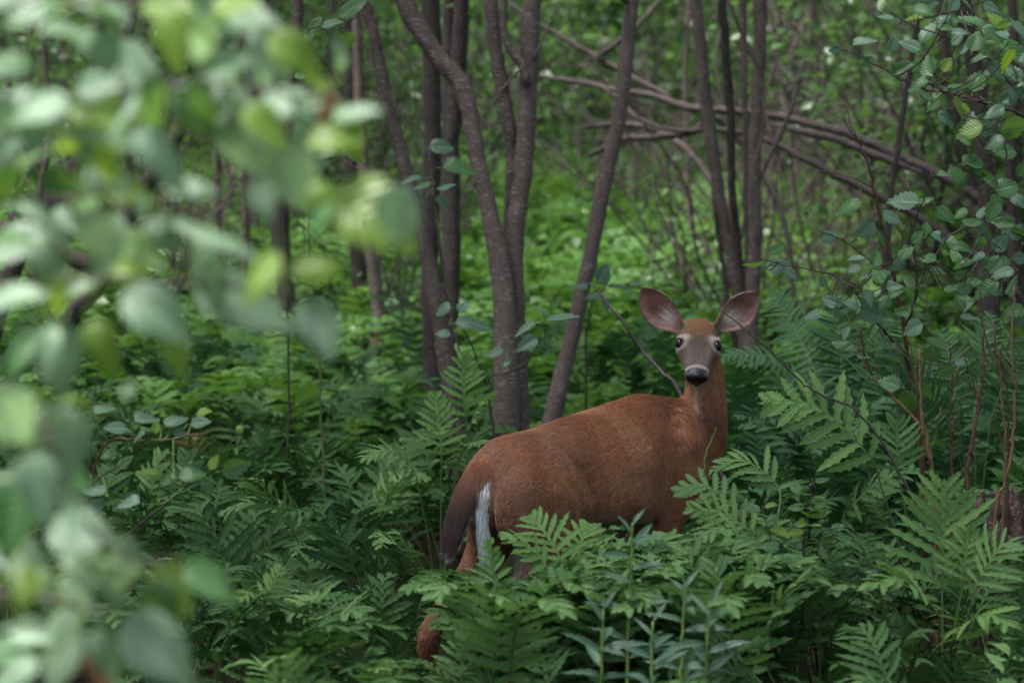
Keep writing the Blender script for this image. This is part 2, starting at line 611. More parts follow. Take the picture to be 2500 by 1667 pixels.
def tree(name, label, trunks, mat, height=5.2, group=None, crown=500, branches=6, seed=0, crown_from=3.0, cat='tree', twig_px=(), leaf=0.075, spread=0.42):
    """trunks: list of (pixel polyline, depth, depth drift). The first is the main stem; all share one base."""
    rng = np.random.default_rng(1000 + seed)
    first = trunk_pts(trunks[0][0], trunks[0][1], trunks[0][2])
    base = np.array([first[0][0], first[0][1], float(ground_z(first[0][0], first[0][1]))])
    t = thing(name, label, cat, base, 0, group)
    tops = []
    for px, d, dz in trunks:
        rows = trunk_pts(px, d, dz)
        grows = px[0][1] <= 5
        if grows:
            rows = grow_up(rows, height, rng)
        mb = MB()
        loc = rows.copy()
        loc[:, :3] -= base
        R = bark_tube(mb, loc, 12, 0.035, rng)
        link('trunk', mb.mesh('trunk', M[mat]), t)
        if grows:
            hi = R[R[:, 2] > crown_from - 0.6]
            for b in range(branches):
                if len(hi) < 4:
                    break
                s0 = hi[rng.integers(0, len(hi) - 1)]
                az = rng.uniform(0, 6.28)
                dr = np.array([math.cos(az), math.sin(az), rng.uniform(0.15, 0.8)])
                ln = rng.uniform(0.7, 1.5)
                q = np.array([[*(s0[:3] + nrm(dr) * ln * f + np.array([0, 0, 0.25 * f * f]) + rng.normal(size=3) * 0.04 * f), max(s0[3] * 0.45 * (1 - 0.8 * f), 0.003)] for f in np.linspace(0, 1, 5)])
                mb2 = MB()
                bark_tube(mb2, q, 6, 0.0, rng, 0.12)
                link('branch', mb2.mesh('branch', M[mat]), t)
                tops += [q[2, :3], q[3, :3], q[4, :3]]
            tops.append(R[-1, :3])
    for px, d, w0, w1 in twig_px:
        q = np.array([[*(P(u, v, d) - base), 0] for u, v in px])
        q[:, 3] = np.linspace(w0, w1, len(q)) * 0.5 / FPX * d
        mb2 = MB()
        bark_tube(mb2, q, 6, 0.0, rng, 0.05)
        link('branch', mb2.mesh('branch', M[mat]), t)
    if crown and tops:
        link('crown', crown_mesh('crown', tops, crown, (spread, spread, spread * 0.7), leaf, rng, M['far_leaf']), t)
    return t


tree('alder_tree', 'multi-stemmed alder with one trunk bent like an elbow behind the deer', [
    ([(985, 0, 48), (1023, 70, 47), (1074, 147, 46), (1119, 198, 47), (1144, 268, 43), (1157, 344, 42), (1176, 434, 42), (1195, 523, 44), (1215, 612, 50), (1228, 702, 54), (1234, 797, 58), (1236, 957, 66)], 10.4, 0.2),
    ([(1199, 0, 34), (1208, 96, 35), (1221, 191, 36), (1240, 287, 34), (1250, 383, 32), (1247, 478, 30), (1240, 574, 30), (1236, 680, 34), (1240, 800, 36)], 10.55, 0.0),
    ([(1301, 0, 45), (1294, 128, 48), (1288, 255, 46), (1281, 383, 46), (1266, 497, 46), (1255, 606, 46), (1259, 733, 44), (1266, 830, 44), (1268, 940, 48)], 10.45, 0.1)],
    'bark', seed=1, crown=700, branches=7,
    twig_px=[([(1240, -60), (1227, 64), (1246, 121), (1276, 165), (1286, 210)], 10.42, 17, 24), ([(1282, 160), (1255, 185), (1215, 235), (1165, 300)], 10.35, 6, 3), ([(1300, 150), (1330, 90), (1365, 0)], 10.4, 7, 3)])
tree('alder_tree', 'slender smooth trunk leaning over between the bent alder and the deer', [
    ([(1543, 0, 34), (1527, 159, 35), (1508, 306, 36), (1476, 446, 38), (1444, 606, 38), (1412, 753, 38), (1374, 912, 42), (1358, 975, 46)], 11.2, 0.3)], 'bark', seed=2, crown=450)
tree('alder_tree', 'thin trunk tilted away from the bent alder with a dark vine up its side', [
    ([(890, 0, 30), (918, 115, 30), (947, 255, 33), (985, 395, 34), (1017, 523, 36), (1049, 651, 40), (1078, 797, 44), (1095, 905, 50)], 10.9, 0.0)], 'bark', seed=3, crown=450,
    twig_px=[([(870, 20), (885, 90), (921, 191), (972, 268), (1023, 312), (1042, 350), (1055, 420), (1070, 560), (1090, 690), (1112, 820), (1140, 900)], 10.6, 6, 5),
             ([(905, 60), (960, 100), (1000, 160), (1018, 260)], 10.7, 4, 2), ([(790, 335), (850, 400), (930, 425), (975, 433)], 10.6, 3, 4)])
tree('alder_tree', 'dark straight trunk standing behind the elbow-bent alder', [
    ([(1052, 0, 46), (1055, 200, 46), (1056, 400, 44), (1050, 600, 42), (1054, 800, 46), (1057, 920, 50)], 12.4, 0.0)], 'bark_dark', seed=4, crown=350)
tree('alder_tree', 'dark paired trunk rising close behind the elbow-bent alder', [
    ([(1128, 0, 40), (1118, 180, 40), (1104, 330, 38), (1104, 446, 38), (1107, 638, 36), (1100, 800, 38)], 13.2, 0.0),
    ([(1098, 0, 30), (1096, 250, 32), (1094, 500, 30), (1098, 780, 34)], 13.3, 0.0)], 'bark_dark', seed=5, crown=350)
tree('alder_tree', 'thick dark stem half hidden behind the blurred leaves, double at its foot', [
    ([(640, 0, 36), (652, 200, 38), (668, 430, 42), (690, 640, 44), (708, 780, 46), (718, 873, 50)], 15.0, 0.0),
    ([(728, 0, 26), (706, 300, 28), (692, 500, 30), (697, 700, 30)], 15.2, 0.0)], 'bark_dark', seed=6, crown=350)
tree('alder_tree', 'thin dark stem behind the young serrated leaf sprig', [
    ([(842, 0, 28), (858, 200, 34), (856, 459, 34), (873, 631, 36), (884, 740, 40)], 15.6, 0.0)], 'bark_dark', seed=7, crown=300)
tree('alder_tree', 'thin curved stem with a pale scar at its foot among the ferns', [
    ([(868, 0, 22), (878, 250, 26), (894, 500, 30), (913, 660, 32), (924, 804, 34), (913, 905, 38)], 14.6, 0.0)], 'bark', seed=8, crown=300)
tree('alder_tree', 'heavily leaning dark stem crossing behind the blurred leaves', [
    ([(600, 0, 28), (520, 150, 32), (453, 281, 36), (396, 396, 40), (325, 499, 42), (240, 690, 42), (165, 790, 44)], 12.2, 0.0)], 'bark_dark', seed=9, crown=250)
tree('alder_tree', 'second leaning dark stem beside the heavily leaning one', [
    ([(330, 0, 30), (260, 250, 36), (172, 430, 40), (120, 500, 42), (40, 640, 46)], 12.8, 0.0)], 'bark_dark', seed=10, crown=250)
tree('alder_tree', 'thin trunk rising directly behind the deer\'s ear, curving at mid height', [
    ([(1698, 0, 28), (1715, 172, 30), (1732, 316, 32), (1753, 459, 30), (1780, 600, 28), (1800, 717, 28), (1818, 860, 32)], 12.6, 0.0)], 'bark', seed=11, crown=300)
tree('alder_tree', 'very thin dark stem in the clump behind the deer\'s ear', [
    ([(1764, 0, 22), (1772, 143, 22), (1784, 287, 22), (1785, 430, 20), (1798, 574, 20), (1812, 700, 20), (1822, 860, 24)], 12.8, 0.0),
    ([(1740, 430, 10), (1748, 520, 12), (1767, 660, 13), (1789, 800, 15)], 12.6, 0.0)], 'bark_dark', seed=12, crown=300)
tree('alder_tree', 'straight trunk wrapped by a thin dark vine in the clump behind the deer\'s ear', [
    ([(1860, 0, 32), (1855, 143, 32), (1848, 287, 32), (1841, 402, 32), (1844, 574, 32), (1836, 746, 36), (1832, 890, 40)], 12.4, 0.0),
    ([(1815, 0, 14), (1818, 240, 15), (1822, 480, 15), (1828, 700, 16)], 12.7, 0.0)], 'bark', seed=13, crown=300,
    twig_px=[([(1778, 0), (1818, 100), (1848, 160), (1866, 240), (1860, 330), (1832, 470), (1852, 600)], 12.2, 10, 8), ([(1838, 0), (1848, 90), (1866, 170)], 12.2, 6, 5)])
tree('alder_tree', 'dark trunk at the end of the fallen log', [
    ([(2350, 0, 44), (2385, 200, 44), (2404, 380, 44), (2412, 600, 44), (2418, 760, 48)], 13.0, 0.0)], 'bark_dark', seed=14, crown=300)
tree('alder_tree', 'thin dark stem crossing in front of the fallen log', [
    ([(2240, 0, 13), (2226, 143, 14), (2203, 287, 15), (2186, 402, 15), (2172, 500, 16), (2160, 700, 18)], 11.2, 0.0)], 'bark_dark', seed=15, crown=160)
tree('alder_tree', 'dark slanting stem beyond the end of the fallen log', [
    ([(2290, 0, 22), (2320, 200, 24), (2350, 360, 26), (2390, 560, 28), (2400, 760, 30)], 14.5, 0.0),
    ([(2470, 0, 26), (2478, 200, 28), (2470, 400, 30), (2480, 700, 32)], 14.2, 0.0)], 'bark_dark', seed=16, crown=300)


# fallen trunks and broken branches
def fallen(name, label, rows_px, mat, parts=(), sides=12, bump=0.05, cat='log', part='trunk', seed=0):
    rng = np.random.default_rng(4000 + seed)
    rows = np.array([[*P(u, v, d), w * .5 / FPX * d] for u, v, w, d in rows_px])
    base = rows[-1, :3].copy()
    base[2] = float(ground_z(base[0], base[1]))
    t = thing(name, label, cat, base)
    for k, (rp, mt, nm) in enumerate([(rows_px, mat, part)] + list(parts)):
        rr = np.array([[*(P(u, v, d) - base), w * .5 / FPX * d] for u, v, w, d in rp])
        mb = MB()
        bark_tube(mb, rr, sides, bump, rng, 0.05)
        link(nm, mb.mesh(nm, M[mt]), t)
    return t


fallen('fallen_tree', 'long weathered fallen trunk sloping down to the soil, bark split along its underside', [
    (1270, 175, 9, 15.6), (1323, 188, 11, 15.4), (1431, 204, 14, 15.2), (1501, 220, 14, 15.0), (1600, 236, 17, 14.8), (1686, 264, 20, 14.6), (1780, 270, 20, 14.4), (1875, 281, 20, 14.2),
    (2025, 313, 22, 13.9), (2120, 348, 23, 13.8), (2200, 385, 23, 13.7), (2289, 425, 23, 13.6), (2398, 492, 26, 13.5), (2560, 620, 28, 13.4), (2760, 800, 30, 13.3)], 'log',
    parts=[([(1870, 300, 6, 14.1), (1960, 322, 19, 13.85), (2040, 340, 20, 13.75), (2110, 368, 20, 13.65), (2190, 398, 19, 13.55), (2260, 428, 6, 13.5)], 'log', 'split_bark'),
           ([(1240, 5, 10, 15.8), (1300, 50, 11, 15.6), (1348, 77, 12, 15.5), (1438, 128, 14, 15.3), (1527, 179, 14, 15.1), (1640, 240, 16, 14.85)], 'bark_dark', 'branch'),
           ([(1640, -30, 8, 15.4), (1560, 60, 12, 15.3), (1500, 110, 14, 15.2), (1440, 150, 10, 15.2)], 'bark_dark', 'branch')], seed=1)
fallen('fallen_branch', 'lower fallen limb sloping below the long fallen trunk', [
    (1480, 215, 8, 14.9), (1560, 290, 11, 14.6), (1660, 320, 12, 14.4), (1760, 315, 14, 14.2), (1875, 344, 16, 13.9), (2002, 408, 19, 13.7), (2117, 465, 19, 13.6), (2231, 525, 20, 13.5), (2400, 640, 20, 13.4), (2560, 790, 20, 13.3)], 'bark_dark', seed=2)
fallen('fallen_branch', 'pale grey dead stick propped against the fallen trunk', [
    (1955, 190, 9, 13.4), (1944, 230, 10, 13.4), (1910, 321, 11, 13.3), (1861, 425, 12, 13.2), (1790, 640, 13, 13.1), (1720, 960, 14, 13.0)], 'log', sides=8, seed=3)
fallen('fallen_branch', 'dead broken limb lying in the brush pile behind the leaning trunk', [
    (1440, 380, 12, 15.2), (1520, 340, 15, 15.0), (1600, 335, 17, 14.8), (1690, 322, 18, 14.6), (1760, 300, 14, 14.5), (1900, 500, 12, 14.3), (1950, 800, 10, 14.2)], 'log', seed=4)
fallen('fallen_branch', 'second dead limb crossing low in the brush pile', [
    (1420, 310, 12, 15.6), (1500, 305, 14, 15.5), (1580, 310, 14, 15.4), (1650, 345, 16, 15.2), (1720, 420, 16, 15.0), (1790, 560, 14, 14.8), (1840, 800, 14, 14.6)], 'log', seed=5)
fallen('fallen_log', 'reddish rotten limb lodged against the leaning stem', [
    (-420, 330, 30, 12.3), (-150, 475, 36, 12.2), (0, 556, 38, 12.1), (115, 606, 40, 12.0), (180, 632, 42, 12.0), (235, 655, 42, 12.0), (262, 668, 30, 12.0), (274, 672, 12, 12.0)], 'rotten', seed=6)
fallen('dead_twig', 'bare dark stick slanting down to the deer\'s back from the sprig of grey leaves', [
    (1440, 690, 5, 9.3), (1480, 735, 6, 9.25), (1520, 785, 7, 9.2), (1560, 845, 8, 9.2), (1610, 905, 9, 9.15), (1660, 958, 10, 9.1), (1800, 1250, 11, 9.0), (1850, 1500, 11, 8.95)], 'twig', cat='twig', part='stick', sides=7, bump=0.02, seed=7)

# thin stems of the wood beyond, each its own tree
rg = np.random.default_rng(77)
stem_labels = ['thin dark stem in the crowded wood beyond the trunks', 'thin paler stem in the crowded wood beyond the trunks']
placed = []
nstem = 0
while nstem < 108:
    d = rg.uniform(15.5, 30)
    u = rg.uniform(-150, 2650)
    if 1290 < u < 1700 and d < 25:
        continue
    if any(abs(u - a) < 9 and abs(d - b) < 3 for a, b in placed):
        continue
    placed.append((u, d))
    wpx = rg.uniform(0.02, 0.065) * FPX / d
    du = rg.normal() * 60
    k = int(rg.random() < 0.4)
    vb = 450 + (1.65 - 0.3 - float(ground_z(0, d))) / d * FPX
    px = [(u + du + rg.normal() * 14, -5, wpx * .75), (u + du * .7 + rg.normal() * 14, 150, wpx * .82), (u + du * .45 + rg.normal() * 14, 330, wpx * .9), (u + du * .25 + rg.normal() * 10, .4 * 330 + .6 * vb, wpx), (u, vb, wpx * 1.1)]
    tree('young_tree', stem_labels[k], [(px, d, 0.0)], 'bark_far' if k else 'bark_dark', height=6.5, group='thin stems of the wood beyond', crown=260, branches=4, seed=100 + nstem, crown_from=1.9 if d > 19 else 2.6, leaf=0.10, spread=0.55)
    nstem += 1

# brushy shrubs of the wood beyond: a fan of thin stems with leaves
ns = 0
rg = np.random.default_rng(78)
while ns < 36:
    d = rg.uniform(14.0, 27)
    u = rg.uniform(-200, 2700)
    if ns < 10:
        d, u = rg.uniform(14.6, 17.5), rg.uniform(2180, 2640)
    elif (1180 < u < 1760 and d < 26) or (u < 1330 and d < 16.5) or (1700 < u < 2150 and d < 18):
        continue
    b = foot_(u, d)
    t = thing('brush_shrub', 'leafy shrub of many thin stems in the crowded wood beyond', 'shrub', b, 0, 'brushy shrubs of the wood beyond')
    tips = []
    for k in range(7):
        az = rg.uniform(0, 6.28)
        ln = rg.uniform(1.6, 3.2)
        out_ = rg.uniform(0.15, 0.6)
        q = np.array([[math.cos(az) * out_ * ln * f ** 1.3 + rg.normal() * .05 * f, math.sin(az) * out_ * ln * f ** 1.3 + rg.normal() * .05 * f, ln * f * (1 - .12 * f), .014 * (1 - .75 * f)] for f in np.linspace(0, 1, 6)])
        mb = MB()
        bark_tube(mb, q, 5, 0, rg, 0.2)
        link('stem', mb.mesh('stem', M['bark_dark']), t)
        tips += [q[2, :3], q[3, :3], q[4, :3], q[5, :3]]
    link('foliage', crown_mesh('foliage', tips, int(rg.integers(260, 520)), (.30, .30, .26), .085, rg, M['far_leaf']), t)
    ns += 1

# far wood: a mass of foliage that closes the view
rg = np.random.default_rng(79)
nc = 900
cd = rg.uniform(26, 48, nc)
cu = rg.uniform(-500, 3000, nc)
cz = rg.uniform(0.1, 4.8, nc)
cen = np.array([[(u - 1250) / FPX * d, d, z + float(ground_z(0, d))] for u, d, z in zip(cu, cd, cz)])
fw = link('far_foliage', crown_mesh('far_foliage', cen, 58000, (.55, .55, .45), .22, rg, M['far_leaf']))
fw['kind'] = 'stuff'
fw['label'] = 'mass of sunlit green leaves closing the wood far behind'
# foliage ring added beside and behind the camera to block low sky light
nc = 420
ang = rg.uniform(math.radians(32), math.radians(328), nc)      # measured from the viewing direction
rad_ = rg.uniform(9.0, 17.0, nc)
cen = np.stack([np.sin(ang) * rad_, 5.0 + np.cos(ang) * rad_, rg.uniform(.2, 6.0, nc)], 1)
cen = cen[np.abs(cen[:, 0]) > 0.26 * np.maximum(cen[:, 1], 0) + 1.8]
fs_ = link('surrounding_foliage', crown_mesh('surrounding_foliage', cen, 34000, (.9, .9, .8), .36, rg, M['far_leaf']))
fs_['kind'] = 'stuff'
fs_['label'] = 'unseen green foliage added all round to block low sky light'
# leaf canopy added overhead to shade the deer, open above the camera
nc = 290
cen = np.stack([rg.uniform(-8.5, 8.5, nc), np.where(np.arange(nc) < 215, rg.uniform(4.6, 13.0, nc), rg.uniform(13.0, 27, nc)), rg.uniform(5.2, 8.5, nc)], 1)
cen[:, 2] += .03 * cen[:, 1]
cn = link('canopy_foliage', crown_mesh('canopy_foliage', cen, 25000, (.75, .75, .35), .20, rg, M['far_leaf']))
cn['kind'] = 'stuff'
cn['label'] = 'unseen leaf canopy added overhead to shade the deer and ferns'
# bare brushwood behind the trunks
for k in range(34):
    d = rg.uniform(14.5, 21) if k < 24 else rg.uniform(14, 19)
    u = rg.uniform(1680, 2560) if k < 20 else (rg.uniform(1380, 1700) if k < 24 else rg.uniform(250, 1000))
    if 20 <= k < 24:
        d = rg.uniform(20, 23)
    b = foot_(u, d)
    t = thing('brushwood', 'bare tangled bush of thin grey-brown twigs', 'bush', b, 0, 'bare bushes behind the trunks')
    for j in range(9):
        az = rg.uniform(0, 6.28)
        ln = rg.uniform(1.0, 2.9)
        o_ = rg.uniform(.2, .9)
        q = np.array([[math.cos(az) * o_ * ln * f + rg.normal() * .09 * f, math.sin(az) * o_ * ln * f + rg.normal() * .09 * f, ln * f * (1 - .3 * f * o_), .010 * (1 - .75 * f)] for f in np.linspace(0, 1, 6)])
        mb = MB()
        R_ = bark_tube(mb, q, 5, 0, rg, .15)
        for w_ in range(5):
            i = int(rg.integers(len(R_) // 3, len(R_)))
            dr = nrm(rg.normal(size=3) + [0, 0, .3])
            e = R_[i, :3]
            qq = np.array([e + dr * x + np.array([0, 0, -.1 * x * x]) + rg.normal(size=3) * .02 for x in np.linspace(0, rg.uniform(.3, .8), 4)])
            mb.tube(smooth_path(qq, 7), np.linspace(.0045, .0015, 7), 4, cap=False)
        link('stem', mb.mesh('stem', M['bark_far' if j % 3 else 'log']), t)
# low leafy ground cover between the far stems
nc = 1100
cd = rg.uniform(14.5, 33, nc)
cu = rg.uniform(-250, 2750, nc)
cx = (cu - 1250) / FPX * cd
cen = np.stack([cx, cd, ground_z(cx, cd) + rg.uniform(.1, .55, nc)], 1)
gc = link('ground_cover', crown_mesh('ground_cover', cen, 48000, (.28, .28, .14), .085, rg, M['cover']))
gc['kind'] = 'stuff'
gc['label'] = 'bright low leafy ground cover between the far stems'
# ------------------------------------------------------------------ ferns
def frond_geo(curve, start, kind, rng, width=0.14, pairs=10, lod=1, nhint=None, stipe_r=0.0028, droop=1.0):
    """One frond: stalk and midrib along curve (N x 3), blade of paired leaflets from fraction start to the tip."""
    mb = MB()
    curve = smooth_path(curve, 26 if lod else 12)
    seg = np.linalg.norm(np.diff(curve, axis=0), axis=1)
    s = np.concatenate([[0], np.cumsum(seg)])
    tot = s[-1]
    s = s / tot
    tang = np.gradient(curve, axis=0)

    def at(f):
        return np.array([np.interp(f, s, curve[:, k]) for k in range(3)]), nrm([np.interp(f, s, tang[:, k]) for k in range(3)])
    n = len(curve)
    mb.tube(curve, np.interp(s, [0, start, 1], [stipe_r * 1.25, stipe_r, stipe_r * .35]), 5 if lod else 3, mat=1, cap=False)
    blade = tot * (1 - start)
    nh = np.array([0, 0, 1.0]) if nhint is None else np.asarray(nhint, float)
    for i in range(pairs):
        f0 = i / pairs
        f = start + (1 - start) * (f0 ** 0.92) * 0.985
        c, t = at(f)
        nn = nrm(nh - t * (nh @ t))
        side = np.cross(t, nn)
        if kind == 'broad':
            pl = width * np.interp(f0, [0, .12, .4, .7, 1], [.82, 1.0, .92, .58, .20])
            pw = blade / pairs * np.interp(f0, [0, .5, 1], [.50, .50, .46]) * 0.86
            ang = math.radians(np.interp(f0, [0, 1], [72, 32]))
            lobes, ldep = 5.5, 0.50
        else:
            pl = width * np.interp(f0, [0, .25, .5, .8, 1], [.5, .92, 1.0, .6, .10])
            pw = blade / pairs * 0.42
            ang = math.radians(np.interp(f0, [0, 1], [84, 50]))
            lobes, ldep = 9, 0.30
        for sg in (-1, 1):
            L = pl * rng.uniform(.88, 1.10)
            an = ang + rng.normal() * .07
            d = nrm(t * math.cos(an) + sg * side * math.sin(an) + nn * rng.uniform(-.08, .22))
            px = np.cross(nn, d)
            px = nrm(px + nn * rng.normal() * .22)
            pn = np.cross(d, px)
            m_ = (24 if kind == 'broad' else 14) if lod else 5
            tt_ = np.linspace(0, 1, m_)
            if kind == 'broad':
                prof = np.interp(tt_, [0, .05, .25, .55, .85, 1], [.75, .55, .88, 1.05, .62, .05])
            else:
                prof = np.interp(tt_, [0, .08, .4, .8, 1], [.7, 1.0, .95, .55, .05])
            ph = rng.uniform(0, 1)
            dr = (rng.uniform(.05, .32) if kind == 'broad' else rng.uniform(.05, .25)) * droop
            curl = rng.normal() * .10
            vs, uvs = [], []
            for k, q in enumerate(tt_):
                if lod:
                    sw = (q * lobes + ph) % 1.0              # rounded teeth leaning to the tip
                    sw = sw / .68 if sw < .68 else (1 - sw) / .32
                    lob = 1 - ldep * (1 - sw ** .8) * min(1, q * 6)
                else:
                    lob = .85
                hw = pw * prof[k] * lob
                cc = c + d * (q * L) - pn * (dr * q * q * L) + px * (curl * q * q * L)
                up = pn * hw * (.30 + .12 * math.sin(2 * math.pi * q * lobes))
                vs += [cc + px * hw + up, cc, cc - px * hw + up]
                uvs += [(0, q), (.5, q), (1, q)]
            fs = []
            for k in range(m_ - 1):
                o = 3 * k
                fs += [(o, o + 1, o + 4, o + 3), (o + 1, o + 2, o + 5, o + 4)]
            mb.add(vs, fs, uvs, 0)
    # wings along the midrib join the leaflets towards the tip
    if kind == 'broad' and lod:
        fs_ = np.linspace(start + .05 * (1 - start), 1.0, 14)
        vs, uvs = [], []
        for f in fs_:
            c, t = at(f)
            nn = nrm(nh - t * (nh @ t))
            sd_ = np.cross(t, nn)
            g = (f - start) / (1 - start)
            hw = blade * np.interp(g, [0, .3, .75, .93, 1], [.008, .014, .030, .022, .002])
            vs += [c + sd_ * hw + nn * .001, c + nn * .002, c - sd_ * hw + nn * .001]
            uvs += [(0.2, g), (.5, g), (.8, g)]
        mb.add(vs, [q for k in range(13) for q in ((3 * k, 3 * k + 1, 3 * k + 4, 3 * k + 3), (3 * k + 1, 3 * k + 2, 3 * k + 5, 3 * k + 4))], uvs, 0)
    return mb


def arch_curve(h, reach, rng, lean=0.0):
    """Stalk rising from the soil, arching outwards along +Y; height h, horizontal reach."""
    pts = [(0, 0, -0.03), (rng.normal() * .01, reach * .10, h * .30), (rng.normal() * .015, reach * .24, h * .60), (rng.normal() * .02, reach * .44, h * .84),
           (rng.normal() * .025, reach * .70, h * .975), (rng.normal() * .03, reach, h * rng.uniform(.90, 1.02))]
    return np.array(pts)


rf = np.random.default_rng(21)
BROAD, BROAD_P, BROAD_O, WOODF = [], [], [], []
FR_PTS = {}
for k in range(9):
    reach = [.30, .38, .46, .24, .32, .50, .40, .20, .14][k]
    mb = frond_geo(arch_curve(.62, reach, rf), .52, 'broad', rf, width=rf.uniform(.13, .165), pairs=int(rf.integers(9, 13)), droop=[1, 1.4, .8, 1, 1.8, 1.2, .6, 1, 1][k])
    BROAD.append(mb.mesh('broad_frond', [M['fern'], M['stipe']]))
    BROAD_P.append(BROAD[-1].copy())
    BROAD_P[-1].materials[0] = M['fern_pale']
    if k < 4:
        BROAD_O.append(BROAD[-1].copy())
        BROAD_O[-1].materials[0] = M['fern_old']
        FR_PTS[BROAD_O[-1].name] = np.vstack(mb.v)[::7]
    FR_PTS[BROAD[-1].name] = FR_PTS[BROAD_P[-1].name] = np.vstack(mb.v)[::7]
for k in range(5):
    mb = frond_geo(arch_curve(.80, [.42, .52, .36, .6, .3][k], rf), .26, 'narrow', rf, width=rf.uniform(.11, .14), pairs=int(rf.integers(19, 23)))
    WOODF.append(mb.mesh('narrow_frond', [M['wood_fern'], M['stipe']]))
    FR_PTS[WOODF[-1].name] = np.vstack(mb.v)[::7]

# fern tops in front of the deer may not rise above this line of the photograph (u, v)
LIMIT = np.array([(900, 1120), (985, 1240), (1050, 1385), (1080, 1375), (1135, 1372), (1175, 1395), (1235, 1410), (1290, 1400), (1340, 1370), (1380, 1325), (1420, 1312), (1500, 1302), (1560, 1296),
                  (1600, 1262), (1640, 1215), (1700, 1180), (1735, 1165), (1790, 1100), (1860, 1020)])


def fern_ok(pts, d):
    if d > 8.9:
        return True
    u, v, dd = proj(pts)
    lim = np.interp(u, LIMIT[:, 0], LIMIT[:, 1])
    inside = (u > 900) & (u < 1860)
    if d < 7.4 and np.any((u > 1008) & (u < 1062) & (v > 1542) & (v < 1598)):
        return False
    if d < 7.6 and np.any((u > 1820) & (u < 2260) & (v < np.interp(u, [1820, 1880, 2050, 2260], [1080, 1180, 1270, 1260]))):
        return False
    if d < 6.8 and np.any((u > 2080) & (u < 2560) & (v < np.interp(u, [2080, 2150, 2300, 2450, 2560], [1380, 1450, 1510, 1480, 1400]))):
        return False
    return not np.any(inside & (v < lim))


def deer_clear(x, y):
    p = to_deer_xy(x, y)
    return p[0] < -0.32 or p[0] > 1.25 or abs(p[1]) > 0.27


def to_deer_xy(x, y):
    dx, dy = x + 0.107, y - 7.45
    c = math.cos(math.radians(45))
    return c * dx + c * dy, -c * dx + c * dy


FERN_SPOTS = []


def fern(kind, x, y, nfr, scale, rng, label, group, pale=False, az0=None, check=True, spread=6.28, name='fern'):
    z = float(ground_z(x, y))
    meshes = {'broad': BROAD_P if pale else BROAD, 'narrow': WOODF}[kind]
    fr = []
    for i in range(nfr):
        for tr in range(4):
            me_ = meshes[int(rng.integers(len(meshes)))]
            if kind == 'broad' and rng.random() < .015:
                me_ = BROAD_O[int(rng.integers(len(BROAD_O)))]
            a = (az0 if az0 is not None else 0) + (rng.uniform(0, 6.28) if az0 is None else rng.normal() * spread)
            sc_ = scale * rng.uniform(.58, 1.14) * (1 if tr < 2 else .75)
            off = rng.normal(size=2) * .035
            tilt = rng.normal() * .24
            ca_, sa_ = math.cos(a), math.sin(a)
            q = FR_PTS[me_.name] * sc_
            if check:
                wpt = np.stack([x + off[0] + ca_ * q[:, 0] - sa_ * q[:, 1], y + off[1] + sa_ * q[:, 0] + ca_ * q[:, 1], z + q[:, 2]], 1)
                if not fern_ok(wpt, y):
                    continue
            fr.append((me_, a, sc_, off, tilt))
            break
    if not fr:
        return None
    t = thing(name, label, 'fern', (x, y, z), 0, group)
    for me_, a, sc_, off, tilt in fr:
        o = link('frond', me_, t, (off[0], off[1], 0))
        o.rotation_euler = (tilt * .5, tilt, a)
        o.scale = (sc_, sc_, sc_)
    FERN_SPOTS.append((x, y))
    return t


def hero_frond(parent, base_px, tip_px, db, dt, kind, width, pairs, rng, mat, bow=0.05, nh=(0, -.35, 1), foot=None, droop=1.0):
    """A frond whose blade runs from pixel base_px (depth db) to tip_px (depth dt), on a stalk from the fern's foot."""
    b, e = P(*base_px, db), P(*tip_px, dt)
    mid = (b + e) / 2 + np.array([0, 0, bow])
    ft = np.array(parent.location) if foot is None else np.asarray(foot)
    k1 = ft * .62 + b * .38
    k1[2] = ft[2] * .45 + b[2] * .55
    k2 = ft * .25 + b * .75
    k2[2] = ft[2] * .15 + b[2] * .85
    pts = np.array([ft - [0, 0, .03], k1, k2, b, mid, e]) - np.array(parent.location)
    sl = np.linalg.norm(np.diff(smooth_path(pts, 60), axis=0), axis=1)
    cs = np.concatenate([[0], np.cumsum(sl)])
    st = cs[np.argmin(np.linalg.norm(smooth_path(pts, 60) + np.array(parent.location) - b, axis=1))] / cs[-1]
    mb = frond_geo(pts, st, kind, rng, width, pairs, 1, nh, droop=droop)
    return link('frond', mb.mesh('frond', [M[mat], M['stipe']]), parent)


def foot(u, d):
    p = P(u, 450 + CAM_H / d * FPX, d)
    return np.array([p[0], p[1], float(ground_z(p[0], p[1]))])


rh = np.random.default_rng(31)
h = thing('fern', 'upright bright fern standing clear just behind the deer\'s tail', 'fern', foot(1075, 8.6))
hero_frond(h, (1078, 1105), (1062, 955), 8.5, 8.55, 'broad', .105, 9, rh, 'fern_bright', .0, (0.15, -1, .25))
hero_frond(h, (1120, 1120), (1180, 1085), 8.45, 8.3, 'broad', .10, 8, rh, 'fern_pale', .03)
hero_frond(h, (1010, 1150), (880, 1120), 8.5, 8.4, 'broad', .13, 9, rh, 'fern_pale', .05)
h = thing('fern', 'bright upright fern in front of the bent alder\'s foot', 'fern', foot(1150, 9.5))
hero_frond(h, (1136, 1010), (1130, 862), 9.4, 9.4, 'broad', .12, 8, rh, 'fern_bright', .0, (0.0, -1, .4))
hero_frond(h, (1150, 1040), (1205, 960), 9.3, 9.2, 'broad', .10, 7, rh, 'fern_bright', .02)
h = thing('fern', 'pale fern arching up in front of the deer\'s thigh', 'fern', foot(1310, 6.75))
hero_frond(h, (1375, 1385), (1290, 1255), 6.85, 6.95, 'broad', .13, 8, rh, 'fern_bright', .02, (-.1, -.6, 1))
